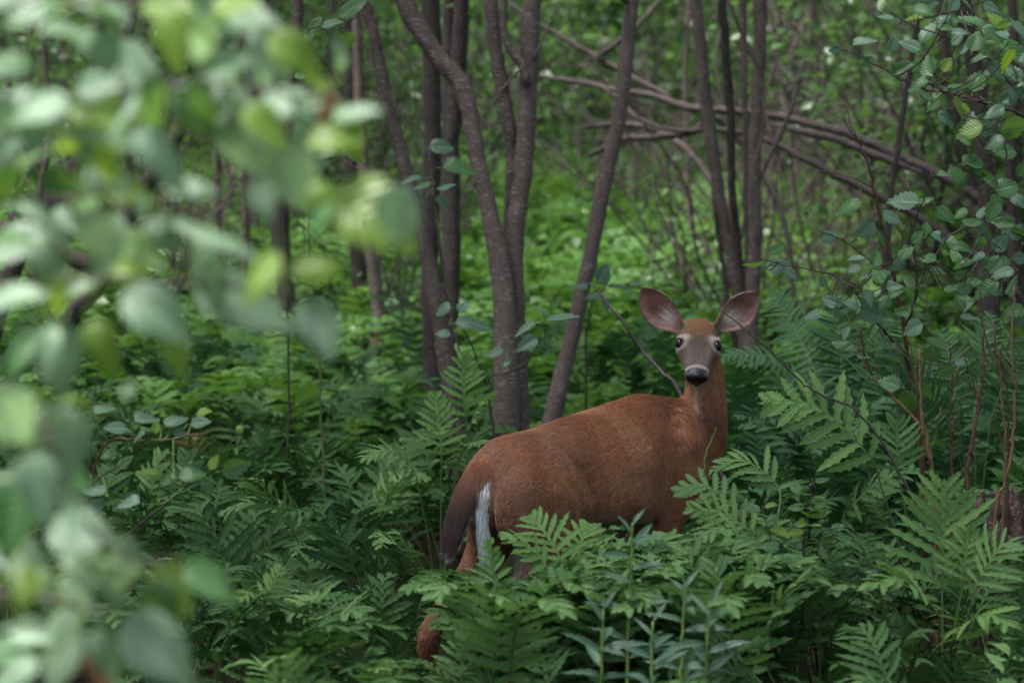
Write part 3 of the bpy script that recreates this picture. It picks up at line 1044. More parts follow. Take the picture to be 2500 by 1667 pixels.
hero_frond(h, (1340, 1400), (1215, 1310), 6.8, 6.75, 'broad', .10, 7, rh, 'fern_bright', .03)
hero_frond(h, (1400, 1400), (1440, 1275), 6.9, 7.0, 'broad', .12, 8, rh, 'fern_bright', .02)
hero_frond(h, (1220, 1480), (1190, 1310), 6.8, 6.8, 'broad', .07, 8, rh, 'fern_bright', .0, (0, -1, .5))
hero_frond(h, (1260, 1480), (1130, 1440), 6.7, 6.6, 'broad', .12, 9, rh, 'fern_pale', .05)
h = thing('fern', 'fern with its upturned leaflets in a row beside the deer\'s foreleg', 'fern', foot(1890, 7.35))
hero_frond(h, (1850, 1315), (1670, 1240), 7.3, 7.3, 'broad', .10, 9, rh, 'fern_bright', .03, (.2, -1, .55), droop=.4)
hero_frond(h, (1830, 1330), (1690, 1325), 7.2, 7.1, 'broad', .12, 8, rh, 'fern_pale', .05)
hero_frond(h, (1800, 1250), (1640, 1200), 7.5, 7.55, 'broad', .11, 8, rh, 'fern_pale', .05, (0, -.7, 1))
hero_frond(h, (1900, 1190), (1730, 1150), 7.7, 7.75, 'broad', .14, 9, rh, 'fern_pale', .06)
h = thing('fern', 'large bright fern leaning towards the deer from the red-stemmed shrub', 'fern', foot(2250, 7.9))
hero_frond(h, (2120, 1110), (1850, 985), 7.75, 7.7, 'broad', .175, 9, rh, 'fern_bright', .07, (.15, -1, .55), droop=.8)
hero_frond(h, (2190, 1140), (2190, 1020), 7.8, 7.8, 'broad', .13, 7, rh, 'fern_pale', .0, (0, -1, .5))
h = thing('fern', 'tall upright pale fern below the rotten stump', 'fern', foot(2300, 6.9))
hero_frond(h, (2300, 1420), (2305, 1165), 6.9, 6.9, 'broad', .20, 9, rh, 'fern_bright', .0, (.05, -1, .45), droop=.8)
hero_frond(h, (2350, 1430), (2365, 1280), 6.85, 6.85, 'broad', .10, 8, rh, 'fern_bright', .0, (0, -1, .5))
hero_frond(h, (2390, 1420), (2500, 1330), 6.8, 6.8, 'broad', .14, 8, rh, 'fern_pale', .05)
hero_frond(h, (2290, 1500), (2110, 1435), 6.7, 6.5, 'broad', .13, 9, rh, 'fern_bright', .06)
hero_frond(h, (2330, 1560), (2470, 1530), 6.6, 6.4, 'broad', .14, 8, rh, 'fern_bright', .05)
h = thing('fern', 'narrow-leafleted fern arching beside the deer\'s cheek', 'fern', foot(2060, 9.2))
hero_frond(h, (1985, 965), (1752, 868), 9.0, 8.9, 'narrow', .11, 18, rh, 'wood_fern', .06, (0, -.5, 1))
hero_frond(h, (2010, 960), (1880, 700), 9.2, 9.6, 'narrow', .13, 20, rh, 'wood_fern', .03, (-.4, -1, .4))
hero_frond(h, (2060, 990), (2040, 720), 9.2, 9.3, 'narrow', .14, 20, rh, 'wood_fern', .03, (0, -1, .3))
hero_frond(h, (2090, 990), (2200, 760), 9.2, 9.3, 'narrow', .14, 20, rh, 'wood_fern', .03, (.2, -1, .3))
hero_frond(h, (2010, 1060), (1790, 1020), 9.1, 8.9, 'narrow', .13, 18, rh, 'wood_fern', .04)
h = thing('fern', 'dark narrow-leafleted fern behind the rotten stump', 'fern', foot(2380, 9.3))
hero_frond(h, (2340, 1020), (2300, 800), 9.2, 9.3, 'narrow', .15, 20, rh, 'wood_fern', .03, (0, -1, .3))
hero_frond(h, (2380, 1010), (2420, 760), 9.2, 9.4, 'narrow', .15, 20, rh, 'wood_fern', .03, (0, -1, .3))
hero_frond(h, (2420, 1020), (2520, 830), 9.2, 9.2, 'narrow', .15, 20, rh, 'wood_fern', .03, (0, -1, .3))
hero_frond(h, (2330, 1050), (2180, 900), 9.2, 9.0, 'narrow', .15, 20, rh, 'wood_fern', .03, (0, -1, .4))
h = thing('fern', 'small pale fern unfurling above the dark gap in front of the doe\'s hock', 'fern', foot(655, 6.5))
hero_frond(h, (648, 1470), (690, 1375), 6.5, 6.5, 'broad', .05, 7, rh, 'fern_bright', .0, (0, -1, .4))
hero_frond(h, (645, 1470), (575, 1465), 6.5, 6.4, 'broad', .06, 6, rh, 'fern_bright', .02)
h = thing('fern', 'fern with an upright central leaflet beside the doe\'s hock', 'fern', foot(790, 6.6))
hero_frond(h, (770, 1530), (762, 1450), 6.5, 6.6, 'broad', .12, 6, rh, 'fern_bright', .0, (0, -.7, 1))
hero_frond(h, (800, 1540), (890, 1500), 6.5, 6.4, 'broad', .12, 8, rh, 'fern_pale', .03)
hero_frond(h, (760, 1540), (690, 1500), 6.5, 6.4, 'broad', .12, 8, rh, 'fern_pale', .03)

# the bed of ferns
rb = np.random.default_rng(41)
count = {'a': 0}
BED = [
    # kind, number, u range, depth range, scale range, fronds, pale chance, label, group, minimum spacing
    ('broad', 34, (380, 2560), (5.3, 6.3), (.55, .80), 4, .35, 'low broad-lobed fern in the fern bed before the deer', 'ferns before the deer', .20),
    ('broad', 62, (350, 2600), (6.3, 7.5), (.70, 1.0), 4, .22, 'broad-lobed green fern in the fern bed beside the deer', 'ferns beside the deer', .20),
    ('broad', 46, (-60, 2600), (7.5, 9.2), (.80, 1.08), 4, .10, 'broad-lobed green fern in the fern bed level with the deer', 'ferns level with the deer', .24),
    ('broad', 66, (-60, 1750), (9.2, 12.0), (.80, 1.1), 5, .10, 'broad-lobed fern growing in front of the alder trunks', 'ferns in front of the alder trunks', .28),
    ('narrow', 34, (1700, 2620), (9.0, 11.5), (.85, 1.1), 5, 0, 'tall narrow-leafleted fern in the shade beyond the deer\'s head', 'narrow ferns beyond the deer', .30),
    ('narrow', 22, (-60, 1700), (10.5, 13.5), (.75, 1.0), 5, 0, 'narrow-leafleted fern in the shade around the alder trunks', 'narrow ferns around the trunks', .35)]
for kind, num, ur, dr, sr, nf, pc, lab, grp, msp in BED:
    made = tries = 0
    while made < num and tries < num * 30:
        tries += 1
        d = rb.uniform(*dr)
        f = foot(rb.uniform(*ur), d)
        if not deer_clear(f[0], f[1]):
            continue
        if any((f[0] - a) ** 2 + (f[1] - b) ** 2 < msp ** 2 for a, b in FERN_SPOTS):
            continue
        if fern(kind, f[0], f[1], nf, rb.uniform(*sr), rb, lab, grp, rb.random() < pc):
            made += 1

# ferns reaching up before the doe's legs and belly: as tall as leaves her in view
rq = np.random.default_rng(43)
for k in range(36):
    d = rq.uniform(6.3, 7.25)
    f = foot(1090 + 760 * ((k * 0.618) % 1.0), d)
    if not deer_clear(f[0], f[1]):
        continue
    z = float(ground_z(f[0], f[1]))
    fr = []
    for i in range(4):
        me_ = BROAD[int(rq.integers(len(BROAD)))] if rq.random() < .38 else BROAD_P[int(rq.integers(len(BROAD_P)))]
        a = rq.uniform(0, 6.28)
        for sc_ in np.arange(1.0, .45, -.06):
            q = FR_PTS[me_.name] * sc_
            w_ = np.stack([f[0] + math.cos(a) * q[:, 0] - math.sin(a) * q[:, 1], f[1] + math.sin(a) * q[:, 0] + math.cos(a) * q[:, 1], z + q[:, 2]], 1)
            if fern_ok(w_, d):
                fr.append((me_, a, sc_))
                break
    if fr:
        t = thing('fern', 'broad-lobed fern of FRONDS hiding the doe\'s legs', 'fern', (f[0], f[1], z), 0, 'ferns before the doe\'s legs')
        for me_, a, sc_ in fr:
            o = link('frond', me_, t)
            o.rotation_euler = (0, 0, a)
            o.scale = (sc_,) * 3

for u_, d_ in ((965, 7.62), (1010, 7.95), (1085, 8.0), (930, 7.3), (1120, 7.05), (1090, 6.7)):
    f = foot(u_, d_)
    fern('broad', f[0], f[1], 4, .72, rq, 'x', 'ferns of the fern bed')

# take out fronds that, once tilted, would hide what the photograph shows of the doe
bpy.context.view_layer.update()
vcache = {}
for o in [o for o in SC.objects if o.name.startswith('frond')]:
    if o.data.name not in vcache:
        c = np.empty(len(o.data.vertices) * 3, dtype=np.float32)
        o.data.vertices.foreach_get('co', c)
        vcache[o.data.name] = c.reshape(-1, 3)[::2]
    mw = np.array(o.matrix_world)
    w_ = vcache[o.data.name] @ mw[:3, :3].T + mw[:3, 3]
    base_y = o.parent.location.y
    if base_y < 7.4:
        u, v, dd = proj(w_)
        lim = np.interp(u, LIMIT[:, 0], LIMIT[:, 1]) - 22
        hero = o.data.users == 1
        hit = np.any((u > 1008) & (u < 1062) & (v > 1542) & (v < 1598)) or (not hero and np.any((u > 1040) & (u < 1800) & (v < lim)))
        if hit:
            bpy.data.objects.remove(o)
for o in [o for o in SC.objects if o.name.split('.')[0] == 'fern' and o.parent is None and not o.children]:
    bpy.data.objects.remove(o)

# farther ferns, too many to tell apart: one mass
far = []
fr_lo = []
for k in range(6):
    br = k < 3
    mb = frond_geo(arch_curve(.6, .35 + .05 * k, rf), .45 if br else .28, 'broad' if br else 'narrow', rf, width=.15, pairs=8 if br else 12, lod=0)
    V = np.vstack(mb.v)
    tri = []
    for fc in mb.f:
        tri.append(fc[:3])
        if len(fc) == 4:
            tri.append((fc[0], fc[2], fc[3]))
    fr_lo.append((V, np.array(tri)))
VV, FF, RR = [], [], []
nvt = 0
for i in range(2500):
    d = 11.5 + 15.5 * rb.random() ** 1.1
    f = foot(rb.uniform(-150, 2650), d)
    V, T_ = fr_lo[int(rb.integers(6))]
    a = rb.uniform(0, 6.28)
    sc_ = rb.uniform(.7, 1.15)
    c_, s_ = math.cos(a) * sc_, math.sin(a) * sc_
    VV.append(np.stack([f[0] + c_ * V[:, 0] - s_ * V[:, 1], f[1] + s_ * V[:, 0] + c_ * V[:, 1], f[2] + sc_ * V[:, 2]], 1))
    FF.append(T_ + nvt)
    RR.append(np.full(len(V), rb.random()))
    nvt += len(V)
ff = link('fern_undergrowth', np_mesh('fern_undergrowth', np.vstack(VV), np.vstack(FF), M['fern_far'], {'rnd': np.concatenate(RR)}))
ff['kind'] = 'stuff'
ff['label'] = 'soft mass of farther ferns carpeting the wood behind the trunks'
# ------------------------------------------------------------------ the deer
DEER_O = np.array([-0.107, 7.45, 0.0])
DEER_A = math.radians(45)
ca, sa = math.cos(DEER_A), math.sin(DEER_A)


def to_deer(p):
    p = np.asarray(p, float) - DEER_O
    return np.stack([ca * p[..., 0] + sa * p[..., 1], -sa * p[..., 0] + ca * p[..., 1], p[..., 2]], -1)


def dir_deer(d):
    d = np.asarray(d, float)
    return np.stack([ca * d[..., 0] + sa * d[..., 1], -sa * d[..., 0] + ca * d[..., 1], d[..., 2]], -1)


deer_v, deer_f, deer_tag, deer_par = [], [], [], []
TAGS = dict(torso=0, neck=1, head=2, ear_near=3, ear_far=4, tail=5, hind=6, fore=7, fringe=8)


def add_loft(rings, tag, params=None):
    """Closed skin through rings of equal vertex count."""
    base = sum(len(v) for v in deer_v)
    n = len(rings[0])
    V = [np.asarray(r, float) for r in rings]
    c0, c1 = V[0].mean(0), V[-1].mean(0)
    allv = np.vstack(V + [c0[None], c1[None]])
    F = []
    for i in range(len(V) - 1):
        for k in range(n):
            k2 = (k + 1) % n
            F.append((base + i * n + k, base + i * n + k2, base + (i + 1) * n + k2, base + (i + 1) * n + k))
    a, b = base + len(V) * n, base + len(V) * n + 1
    for k in range(n):
        k2 = (k + 1) % n
        F.append((a, base + k2, base + k))
        F.append((b, base + (len(V) - 1) * n + k, base + (len(V) - 1) * n + k2))
    deer_v.append(allv)
    deer_f.extend(F)
    deer_tag.append(np.full(len(allv), TAGS[tag]))
    par = np.zeros((len(allv), 3))
    if params is not None:
        pp = np.vstack(params)
        par[:len(pp)] = pp
        par[len(pp)] = params[0].mean(0)
        par[len(pp) + 1] = params[-1].mean(0)
    deer_par.append(par)


ANG = np.linspace(0, 2 * math.pi, 28, endpoint=False)
CA, SA = np.cos(ANG), np.sin(ANG)


def spow(x, p):
    return np.sign(x) * np.abs(x) ** p


# torso: distance from tail base, top, bottom, half width, level of greatest width
T = np.array([
    (-0.02, .700, .630, .045, .67), (0.015, .765, .590, .092, .68), (0.05, .812, .575, .124, .69), (0.09, .842, .565, .145, .69),
    (0.14, .863, .558, .157, .70), (0.27, .876, .560, .162, .70), (0.40, .900, .560, .168, .69), (0.57, .926, .545, .175, .68),
    (0.68, .945, .532, .163, .69), (0.74, .957, .528, .150, .70), (0.80, .953, .531, .139, .71), (0.86, .944, .542, .131, .715),
    (0.91, .938, .565, .124, .72), (0.97, .922, .600, .108, .74), (1.03, .885, .645, .084, .75), (1.075, .830, .700, .050, .76)])
Ts = smooth_path(T, 46)
rings = []
for s, top, bot, w, zc in Ts:
    y = w * spow(CA, 0.85)
    z = np.where(SA > 0, zc + (top - zc) * spow(SA, 0.95), zc + (zc - bot) * spow(SA, 0.85))
    # flat-sided upper back: narrower towards the spine
    y = y * np.where(SA > 0, 1 - 0.18 * SA ** 2, 1.0)
    rings.append(np.stack([np.full(28, s), y, z], 1))
add_loft(rings, 'torso')


def limb(path, tag, squash=None, n=18):
    """path rows: s, y, z, half size fore-aft, half size sideways."""
    R = smooth_path(path, n)
    tg = np.gradient(R[:, :3], axis=0)
    out = []
    for i, row in enumerate(R):
        t = nrm(tg[i])
        side = nrm(np.array([0, 1, 0]) - t * t[1])
        fwd = np.cross(side, t)
        out.append(row[:3] + CA[:, None] * row[3] * fwd + SA[:, None] * row[4] * side)
    add_loft(out, tag)


# near (right) hind leg: thigh, gaskin, hock, cannon, hoof
limb([(.15, -.070, .785, .080, .055), (.15, -.092, .72, .146, .075), (.155, -.106, .65, .168, .082), (.175, -.110, .58, .148, .074),
      (.175, -.105, .51, .092, .054), (.15, -.100, .45, .060, .042), (.09, -.09, .39, .040, .03), (.035, -.085, .34, .031, .023),
      (.03, -.085, .28, .022, .018), (.045, -.085, .18, .018, .015), (.06, -.085, .09, .021, .018), (.085, -.085, .035, .027, .022), (.09, -.085, .0, .034, .026)], 'hind', n=30)
# far hind leg, pushed back: hock shows between the ferns
hk = to_deer(P(1046, 1562, 7.33))
limb([(.16, .050, .785, .065, .050), (.165, .058, .72, .115, .058), (.155, .062, .66, .125, .058), (.135, .062, .58, .110, .055), (.10, .062, .50, .080, .048),
      (.02, .055, .42, .054, .038), (hk[0] + .09, hk[1] + .012, hk[2] + .09, .040, .03), (hk[0] + .012, hk[1], hk[2] + .022, .040, .030), (hk[0], hk[1], hk[2] - .03, .034, .026),
      (hk[0] + .012, hk[1], .15, .019, .016), (hk[0] + .03, hk[1], .08, .021, .018), (hk[0] + .05, hk[1], .035, .026, .021), (hk[0] + .055, hk[1], .0, .032, .025)], 'hind', n=30)
# white hair edging the rump beside the tail
limb([(.006, -.024, .752, .009, .008), (-.010, -.034, .715, .015, .011), (-.018, -.040, .655, .018, .013), (-.018, -.042, .585, .018, .014),
      (-.010, -.044, .515, .015, .013), (.004, -.044, .455, .009, .009)], 'fringe', n=16)
for sgn, off in ((-1, 0.0), (1, 0.07)):
    limb([(.86 + off * .3, sgn * .060, .86, .06, .035), (.90, sgn * .092, .77, .085, .045), (.89, sgn * .102, .69, .085, .048), (.83 + off * .5, sgn * .102, .61, .075, .046),
          (.785 + off, sgn * .098, .545, .055, .040), (.785 + off, sgn * .093, .47, .038, .030), (.79 + off, sgn * .09, .38, .027, .022), (.795 + off, sgn * .09, .31, .026, .023),
          (.79 + off, sgn * .09, .25, .018, .016), (.79 + off, sgn * .09, .15, .016, .014), (.795 + off, sgn * .09, .08, .02, .017), (.815 + off, sgn * .09, .03, .025, .02), (.82 + off, sgn * .09, .0, .03, .024)], 'fore', n=28)

# neck, rising and turned back towards the camera
NK = np.array([[.84, 0, .775, .125, .145]] + [[*to_deer(P(u, v, d)), a, b] for u, v, d, a, b in
               [(1690, 1075, 8.10, .100, .120), (1712, 1030, 8.14, .085, .098), (1720, 985, 8.16, .072, .082), (1721, 940, 8.17, .064, .074),
                (1717, 895, 8.17, .059, .068), (1711, 850, 8.16, .054, .060), (1709, 815, 8.15, .045, .050)]])
NKs = smooth_path(NK, 26)
tg = np.gradient(NKs[:, :3], axis=0)
side_n = dir_deer(np.array([1.0, 0, 0]))
rings = []
for i, row in enumerate(NKs):
    t = nrm(tg[i])
    f = i / (len(NKs) - 1)
    sd0 = nrm((1 - f) * np.array([0, -1, 0]) + f * side_n)
    s1 = nrm(sd0 - t * (sd0 @ t))
    s2 = np.cross(t, s1)
    rings.append(row[:3] + CA[:, None] * row[3] * s1 + SA[:, None] * row[4] * s2)
add_loft(rings, 'neck')

# head
POLL = to_deer(P(1708, 789, 8.13))
NOSE = to_deer(P(1702, 921, 7.955))
HD = nrm(NOSE - POLL)
HLEN = np.linalg.norm(NOSE - POLL)
HL = dir_deer(np.array([1.0, 0.03, 0.0]))
HL = nrm(HL - HD * (HL @ HD))           # picture-right side of the face
HN = np.cross(HL, HD)
if HN[2] < 0:
    HN = -HN
HS = HLEN / 0.245
HT = np.array([   # t along face, half width, up, down, level of greatest width
    (-.035, .030, -.02, .055, -.04), (-.015, .046, .008, .085, -.03), (.015, .055, .021, .100, -.030), (.045, .061, .024, .110, -.030),
    (.075, .0705, .019, .114, -.020), (.095, .0735, .012, .112, -.017), (.113, .067, .006, .104, -.025), (.138, .054, .002, .092, -.030),
    (.165, .0435, .001, .077, -.030), (.19, .0375, .003, .066, -.026), (.21, .0375, .007, .060, -.022), (.228, .0375, .006, .054, -.020),
    (.240, .031, -.003, .046, -.021), (.247, .018, -.014, .034, -.023)])
HT[:, 1:] *= HS
HT[:, 0] *= HS
HTs = smooth_path(HT, 44)
rings = []
pars = []
for t, w, up, dn, zc in HTs:
    b = w * spow(CA, 0.9)
    n = np.where(SA > 0, zc + (up - zc) * spow(SA, 0.9), zc + (zc + dn) * SA)
    b = b * np.where(SA < 0, 1 - 0.30 * SA ** 2, 1.0)
    rings.append(POLL + HD * t + b[:, None] * HL + n[:, None] * HN)
    pars.append(np.stack([np.full(28, t), b, n], 1))
add_loft(rings, 'head', pars)


def blob(center, ax, tag, par=None):
    """Ellipsoid with three semi-axis vectors."""
    rs, ps = [], []
    for a in np.linspace(-1.45, 1.45, 12):
        rs.append(center + math.sin(a) * ax[0] + math.cos(a) * (CA[:, None] * ax[1] + SA[:, None] * ax[2]))
        if par is not None:
            ps.append(np.tile(par, (28, 1)))
    add_loft(rs, tag, ps if par is not None else None)


def HP(t, b, n):
    return POLL + HS * (HD * t + HL * b + HN * n)


for sg in (-1, 1):        # brow over each eye, wing of each nostril
    blob(HP(.072, sg * .060, -.004), (HD * .020, HL * .012, HN * .010), 'head', np.array([.072, sg * .060, -.004]) * HS)
    blob(HP(.231, sg * .024, -.012), (HD * .014, HL * .014, HN * .015), 'head', np.array([.231, sg * .024, -.012]) * HS)
blob(HP(.236, 0, -.012), (HD * .012, HL * .026, HN * .018), 'head', np.array([.245, 0, -.012]) * HS)
blob(HP(.222, 0, -.056), (HD * .024, HL * .020, HN * .016), 'head', np.array([.205, 0, -.062]) * HS)

# ears: cupped leaf shapes, open towards the camera
EARS = {}
EPROF = np.array([(0, .022), (.12, .031), (.28, .047), (.45, .0550), (.62, .0525), (.78, .042), (.90, .028), (.97, .015), (1.0, .006)])
for tag, bu, bv, tu, tv, hb in (('ear_near', 1661, 802, 1568, 706, -1), ('ear_far', 1756, 800, 1846, 716, 1)):
    B0 = to_deer(P(bu, bv, 8.13))
    T0 = to_deer(P(tu, tv, 8.10))
    A = T0 - B0
    Ln = np.linalg.norm(A)
    A = A / Ln
    Fd = dir_deer(np.array([0.10 * hb, -1.0, 0.05]))
    Fd = nrm(Fd - A * (Fd @ A))
    Bd = np.cross(A, Fd)
    if (Bd @ np.array([0, 0, 1])) < 0:
        Bd = -Bd                        # +b is the upper, inner edge
    EARS[tag] = (B0, A, Bd, Fd, Ln)
    rs, ps = [], []
    nb = 14
    for a in np.linspace(-0.06, 1.0, 22):
        hw = np.interp(a, EPROF[:, 0], EPROF[:, 1])
        cup = 0.55 * max(0, 1 - a) + 0.25
        bow = 0.012 * math.sin(math.pi * max(a, 0))
        bb = np.concatenate([np.linspace(-1, 1, nb), np.linspace(1, -1, nb)])
        inn = np.concatenate([np.ones(nb), np.zeros(nb)])
        shift = -0.010 * math.sin(math.pi * max(a, 0))        # fuller lower edge
        th = 0.0068 + 0.006 * max(0, 1 - a * 3)
        pos = B0 + A * a * Ln + ((bb * hw + shift))[:, None] * Bd + (hw * cup * (bb ** 2 - 0.6) - bow)[:, None] * Fd
        pos = pos - ((1 - inn) * th * 2 * np.clip(1.3 - bb ** 2, 0.72, 1))[:, None] * Fd
        rs.append(pos)
        ps.append(np.stack([np.full(2 * nb, a), bb, inn], 1))
    add_loft(rs, tag, ps)

# tail
tip = to_deer(P(1092, 1352, 7.36))
TL = np.array([(.055, 0, .792, .024, .020), (.014, .0, .764, .034, .026), (-.020, .004, .724, .038, .026), (-.048, .006, .680, .039, .026), (-.074, .006, .632, .038, .024),
               (-.098, .002, .584, .033, .020), (-.116, -.004, .540, .024, .015), (-.123, -.006, .518, .010, .007)])
TLs = smooth_path(TL, 22)
tg = np.gradient(TLs[:, :3], axis=0)
rs, ps = [], []
for i, row in enumerate(TLs):
    t = nrm(tg[i])
    y = np.array([0, 1.0, 0])
    y = nrm(y - t * (t @ y))
    back = nrm(np.cross(y, t))
    if back[0] > 0:
        back = -back
    rs.append(row[:3] + CA[:, None] * row[3] * y + SA[:, None] * row[4] * back)
    ps.append(np.stack([np.full(28, i / 21.0), CA, SA], 1))
add_loft(rs, 'tail', ps)

src_v = np.vstack(deer_v)
src_tag = np.concatenate(deer_tag)
src_par = np.vstack(deer_par)
tmp_me = bpy.data.meshes.new('deer_source')
tmp_me.from_pydata(src_v.tolist(), [], deer_f)
tmp = bpy.data.objects.new('deer_source', tmp_me)
COL.objects.link(tmp)
rm = tmp.modifiers.new('r', 'REMESH')
rm.mode = 'VOXEL'
rm.voxel_size = 0.0042
sm = tmp.modifiers.new('s', 'SMOOTH')
sm.factor = 0.5
sm.iterations = 7
bpy.context.view_layer.update()
dg = bpy.context.evaluated_depsgraph_get()
body_me = bpy.data.meshes.new_from_object(tmp.evaluated_get(dg))
bpy.data.objects.remove(tmp)
bpy.data.meshes.remove(tmp_me)
body_me.name = 'deer_body'
nv = len(body_me.vertices)
BV = np.empty(nv * 3, dtype=np.float32)
body_me.vertices.foreach_get('co', BV)
BV = BV.reshape(-1, 3).astype(float)
BN = np.empty(nv * 3, dtype=np.float32)
body_me.vertices.foreach_get('normal', BN)
BN = BN.reshape(-1, 3).astype(float)
def sstep_(a, b, x):
    t = np.clip((x - a) / (b - a), 0, 1)
    return t * t * (3 - 2 * t)


ed = np.empty(len(body_me.edges) * 2, dtype=np.int32)
body_me.edges.foreach_get('vertices', ed)
ed = ed.reshape(-1, 2)
deg = np.bincount(ed.ravel(), minlength=nv)[:, None]


def soften(mask, it):
    global BV
    mk = mask[:, None]
    for _ in range(it):
        acc = np.zeros_like(BV)
        for c in range(3):
            acc[:, c] = np.bincount(ed[:, 0], BV[ed[:, 1], c], nv) + np.bincount(ed[:, 1], BV[ed[:, 0], c], nv)
        BV = BV * (1 - mk) + (acc / deg) * mk


soften(np.exp(-(((BV[:, 0] - .95) / .11) ** 2 + ((BV[:, 2] - .90) / .10) ** 2)) * .9 * (BV[:, 2] < 1.0), 110)
soften(np.exp(-(((BV[:, 0] - .19) / .16) ** 2 + ((BV[:, 2] - .80) / .10) ** 2)) * .7, 30)
soften(((BV[:, 2] > .45) & (BV[:, 2] < .98) & (BV[:, 0] > .02)).astype(float) * .5, 14)
CREASE = np.array([(.345, .60), (.325, .66), (.285, .72), (.255, .77), (.228, .81), (.200, .85)])
onc_ = sstep_(.62, .66, BV[:, 2]) * sstep_(.87, .83, BV[:, 2]) * (BV[:, 1] < -.03)
cr_ = BV[:, 0] - np.interp(BV[:, 2], CREASE[:, 1], CREASE[:, 0])
push = onc_ * (.0015 * np.exp(-((cr_ + .004) / .010) ** 2) - .004 * np.exp(-((cr_ - .035) / .022) ** 2)) + .007 * np.exp(-(((BV[:, 0] - .14) / .09) ** 2 + ((BV[:, 2] - .72) / .08) ** 2)) * (BV[:, 1] < -.03)
# ribs and shoulder blade show softly under the coat
push += (BV[:, 1] < -.03) * sstep_(.58, .64, BV[:, 2]) * sstep_(.86, .80, BV[:, 2]) * (.0007 * np.sin((BV[:, 0] + .25 * BV[:, 2]) * 150) * np.exp(-((BV[:, 0] - .52) / .11) ** 2) + .008 * np.exp(-(((BV[:, 0] - .84 + .2 * (BV[:, 2] - .75)) / .05) ** 2)) - .006 * np.exp(-(((BV[:, 0] - .73) / .04) ** 2)))
BV[:, 1] -= push
body_me.vertices.foreach_set('co', BV.astype(np.float32).ravel())
body_me.update()
body_me.vertices.foreach_get('normal', BN := np.empty(nv * 3, dtype=np.float32))
BN = BN.reshape(-1, 3).astype(float)
kd = kdtree.KDTree(len(src_v))
for i, p in enumerate(src_v):
    kd.insert(p, i)
kd.balance()
near = np.array([kd.find(p)[1] for p in BV])
VT = src_tag[near]
VP = src_par[near]
# the smooth body gets slow muscle relief: shoulder blade, flank hollow, ribs


def vnoise(p, f, seed=0):
    """Cheap smooth noise from a few sines, -1..1."""
    r = np.random.default_rng(seed)
    o = np.zeros(len(p))
    for k in range(6):
        d = r.normal(size=3) * f
        o += np.sin(p @ d + r.uniform(0, 6.28))
    return o / 3.0


def sstep(a, b, x):
    t = np.clip((x - a) / (b - a), 0, 1)
    return t * t * (3 - 2 * t)


